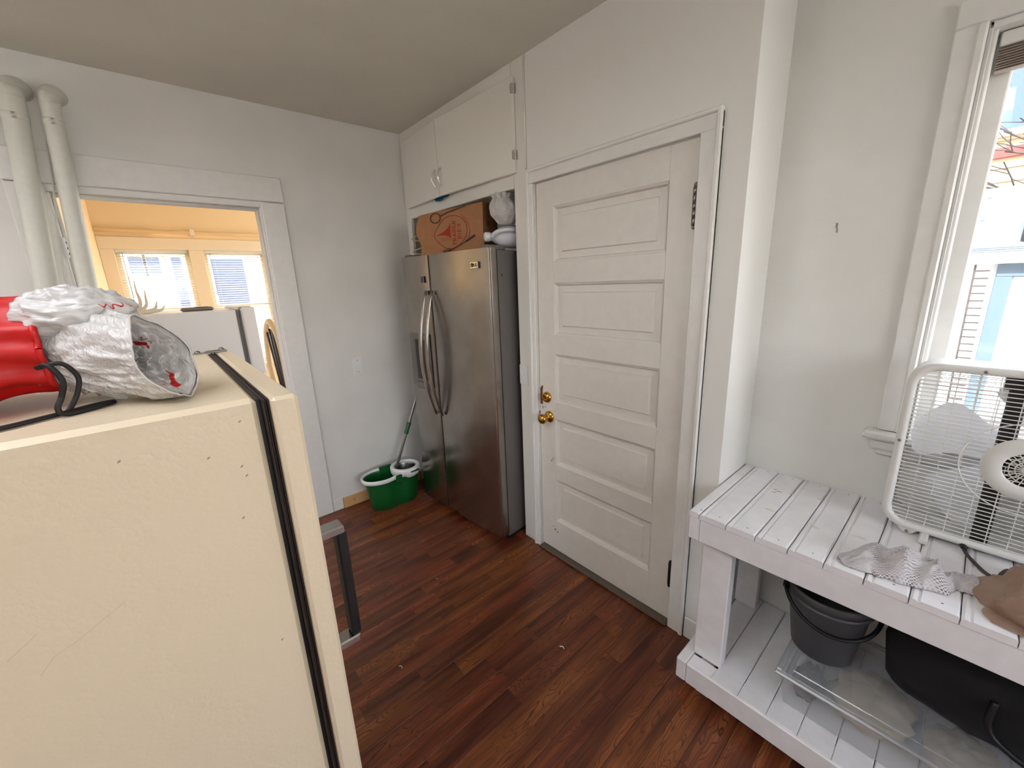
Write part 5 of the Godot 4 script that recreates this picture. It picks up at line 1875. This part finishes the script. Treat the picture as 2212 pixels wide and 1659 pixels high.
	tube(s, [V(0.165 * 0.7, 0.25, 0.165 * 0.7), V(-0.165 * 0.7, 0.25, 0.165 * 0.7), V(-0.165 * 0.7, 0.25, -0.165 * 0.7), V(0.165 * 0.7, 0.25, -0.165 * 0.7), V(0.165 * 0.7, 0.25, 0.165 * 0.7)], 0.009, 8)
	obj(s, "foot_ring", m, c)
	# dark table with an orange box, a sliver beside the jamb
	var d := thing("dark_table", "dark wooden table sliver beside the doorway jamb in the tan room", "table", V(-1.45, 0, 0.35))
	box("table_top", V(-0.35, 0.72, -0.3), V(0.35, 0.755, 0.3), M["dark_wood"], d, 0.004)
	for q in [Vector2(-0.31, -0.26), Vector2(0.31, -0.26), Vector2(-0.31, 0.26), Vector2(0.31, 0.26)]:
		box("leg", V(q.x - 0.022, 0, q.y - 0.022), V(q.x + 0.022, 0.72, q.y + 0.022), M["dark_wood"], d, 0.003)
	var ob := thing("orange_box", "orange box on the dark table in the tan room", "box", V(-1.40, 0.755, 0.42))
	box("box_body", V(-0.12, 0.0005, -0.15), V(0.12, 0.16, 0.15), M["orange_box"], ob, 0.004)
	box("box_lid", V(-0.125, 0.16, -0.155), V(0.125, 0.19, 0.155), M["dark_wood"], ob, 0.004)

# ------------------------------------------------------------------ outdoors
func branchy(s: SurfaceTool, p: Vector3, d: Vector3, length: float, rad: float, depth: int, r: RandomNumberGenerator) -> void:
	var q := p + d * length * 0.5 + V(r.randf_range(-1, 1), r.randf_range(-0.5, 1), r.randf_range(-1, 1)) * length * 0.06
	var e := p + d * length
	tube(s, [p, q, e], [rad, rad * 0.85, rad * 0.7], 5 if depth > 1 else 4, false)
	if depth <= 0:
		return
	for k in r.randi_range(2, 3):
		var nd := (d + V(r.randf_range(-0.9, 0.9), r.randf_range(-0.45, 0.65), r.randf_range(-0.7, 0.7))).normalized()
		branchy(s, p.lerp(e, r.randf_range(0.55, 1.0)), nd, length * r.randf_range(0.55, 0.75), rad * 0.6, depth - 1, r)

func build_outdoors() -> void:
	var s := mb()
	bbox(s, V(-30, -0.9, -30), V(30, -0.6, 30), 0.0)
	structure(obj(s, "ground", M["gravel"]), "pale gravel ground outside", "ground")
	# white garage with a grey-blue door frame, right in front of the window
	var g := thing("garage", "sunlit white garage with a blue-grey door frame outside the window", "garage", V(4.5, -0.6, -3.0))
	var o := -g.position
	box("wall", V(2.2, -0.6, -4.6) + o, V(7.5, 1.60, -3.0) + o, M["stucco_white"], g, 0.0)
	box("fascia", V(2.05, 1.565, -2.97) + o, V(7.6, 1.66, -2.90) + o, M["stucco_white"], g, 0.004)
	s = mb()
	quad(s, V(2.0, 1.66, -2.88) + o, V(7.6, 1.66, -2.88) + o, V(7.6, 2.25, -4.7) + o, V(2.0, 2.25, -4.7) + o)
	quad(s, V(2.0, 1.64, -2.88) + o, V(2.0, 2.23, -4.7) + o, V(7.6, 2.23, -4.7) + o, V(7.6, 1.64, -2.88) + o)
	obj(s, "roof", M["roof_grey"], g)
	for k in 5:
		var r := mb()
		var z := -2.92 - 0.36 * k
		var y := 1.668 + 0.117 * k
		for i in 10:
			var x := 2.02 + i * 0.5 + 0.25 * (k % 2)
			bbox(r, V(-0.24, -0.008, -0.19), V(0.24, 0.006, 0.19), 0.002, Transform3D(Basis(Vector3.RIGHT, 0.314), V(x + 0.25, y + 0.06, z - 0.16) + o))
		obj(r, "shingle_course", M["roof_grey"], g)
	box("door_frame", V(2.905, -0.6, -3.0) + o, V(2.985, 1.475, -2.965) + o, M["frame_blue_grey"], g, 0.004)
	box("door_frame", V(2.905, 1.475, -3.0) + o, V(4.1, 1.565, -2.965) + o, M["frame_blue_grey"], g, 0.004)
	box("door_frame", V(4.02, -0.6, -3.0) + o, V(4.1, 1.475, -2.965) + o, M["frame_blue_grey"], g, 0.004)
	box("garage_door", V(2.985, -0.6, -3.0) + o, V(4.02, 1.475, -2.985) + o, M["stucco_white"], g, 0.004)
	var p := mb(true)
	tube(p, [V(3.0, 1.68, -3.0), V(3.01, 2.35, -3.0)], 0.024, 10)
	tag(obj(p, "vent_pipe", M["bark"]), "dark upright pipe on the garage roof edge", "pipe")
	# narrow wire ladder on the garage wall
	var l := thing("wire_ladder", "thin dark wire ladder hanging on the white garage wall", "ladder", V(2.80, 0.45, -2.94))
	p = mb(true)
	tube(p, [V(0.02, 0.0, 0), V(0.0, 1.14, 0)], 0.006, 6)
	obj(p, "side_wire", M["bark"], l)
	for k in 22:
		p = mb()
		var y := 0.03 + k * 0.052
		bbox(p, V(0.02 - 0.02 * y, y - 0.005, -0.004), V(0.095 - 0.02 * y, y + 0.005, 0.004), 0.0)
		obj(p, "rung", M["bark"], l)
	# cream house with red trim farther back
	var h := thing("cream_house", "cream clapboard house with red trim behind the garage", "house", V(5.0, -0.6, -8.3))
	o = -h.position
	box("wall", V(0.5, -0.6, -12.0) + o, V(10.0, 4.9, -8.3) + o, M["siding_cream"], h, 0.0)
	for k in 18:
		s = mb()
		var y := 1.4 + k * 0.19
		if y > 3.05 and y < 3.2:
			continue
		extrude(s, PackedVector2Array([Vector2(0, y), Vector2(0.035, y), Vector2(0.012, y + 0.185), Vector2(0, y + 0.185)]), 9.0, Transform3D(Basis(Vector3.UP, -PI / 2), V(9.5, 0, -8.3) + o) * Transform3D(Basis.IDENTITY, Vector3.ZERO))
		obj(s, "clapboard", M["siding_cream"], h)
	box("red_band", V(0.5, 3.06, -8.3) + o, V(10, 3.2, -8.22) + o, M["trim_red"], h, 0.005)
	for wq in [[2.75, 3.95, 2.02, 2.62, "trim_red"], [2.55, 4.6, 3.35, 4.35, "stucco_white"], [5.4, 6.6, 1.9, 2.9, "trim_red"]]:
		var fr := mb()
		var xa: float = wq[0]
		var xb: float = wq[1]
		var ya: float = wq[2]
		var yb: float = wq[3]
		for e in [[V(xa, ya, -8.3), V(xb, ya + 0.08, -8.2)], [V(xa, yb - 0.08, -8.3), V(xb, yb, -8.2)], [V(xa, ya, -8.3), V(xa + 0.09, yb, -8.2)], [V(xb - 0.09, ya, -8.3), V(xb, yb, -8.2)]]:
			bbox(fr, e[0] + o, e[1] + o, 0.004)
		var fo := obj(fr, "window_frame", M[wq[4]], h)
		box("pane", V(xa + 0.09, ya + 0.08, -8.27) + o, V(xb - 0.09, yb - 0.08, -8.25) + o, M["window_blue"], fo, 0.0)
	# bare tree between them
	var r := RandomNumberGenerator.new()
	r.seed = 40
	var tr := thing("bare_tree", "bare branching tree outside the window", "tree", V(4.3, -0.6, -6.3))
	s = mb(true)
	tube(s, [V(0, 0, 0), V(-0.1, 1.6, 0.1), V(-0.2, 2.6, 0.1)], [0.12, 0.09, 0.07], 8)
	obj(s, "trunk", M["bark"], tr)
	s = mb(true)
	for k in 7:
		branchy(s, V(-0.15, 2.0 + 0.18 * k, 0.1), V(-1.0 + 0.25 * k * 0.5, 0.35 + 0.1 * k, r.randf_range(-0.3, 0.3)).normalized(), 1.0, 0.028, 3, r)
	obj(s, "branches", M["bark"], tr)
	# neighbouring house past the tan room's windows
	var nb := thing("tan_house", "pale neighbouring house seen through the blinds", "house", V(-7.6, -0.6, 0.5))
	o = -nb.position
	box("wall", V(-11.0, -0.6, -4.5) + o, V(-7.6, 5.5, 4.5) + o, M["house_tan"], nb, 0.0)
	for wq in [[1.49, 1.69, 1.97, 2.28], [1.25, 1.44, 1.97, 2.28], [0.93, 1.08, 1.3, 2.28], [-0.1, 0.45, 1.35, 2.25], [-1.6, -0.6, 0.9, 2.3]]:
		var f := box("window_frame", V(-7.6, wq[2] - 0.05, wq[0] - 0.05) + o, V(-7.56, wq[3] + 0.05, wq[1] + 0.05) + o, M["stucco_white"], nb, 0.003)
		box("pane", V(-7.562, wq[2], wq[0]) + o, V(-7.555, wq[3], wq[1]) + o, M["window_blue"], f, 0.0)

func _ready() -> void:
	set_up()
	make_materials()
	build_floor()
	build_shell()
	build_doorway()
	build_recess_cabinet()
	build_door()
	build_wall_bits()
	build_window()
	build_next_room()
	build_cream_fridge()
	build_steel_fridge()
	build_white_fridge()
	build_pipes()
	build_bench()
	build_fan()
	build_fridge_top()
	build_sacks()
	build_bucket()
	build_bench_top_things()
	build_under_bench()
	build_crumbs()
	build_outdoors()
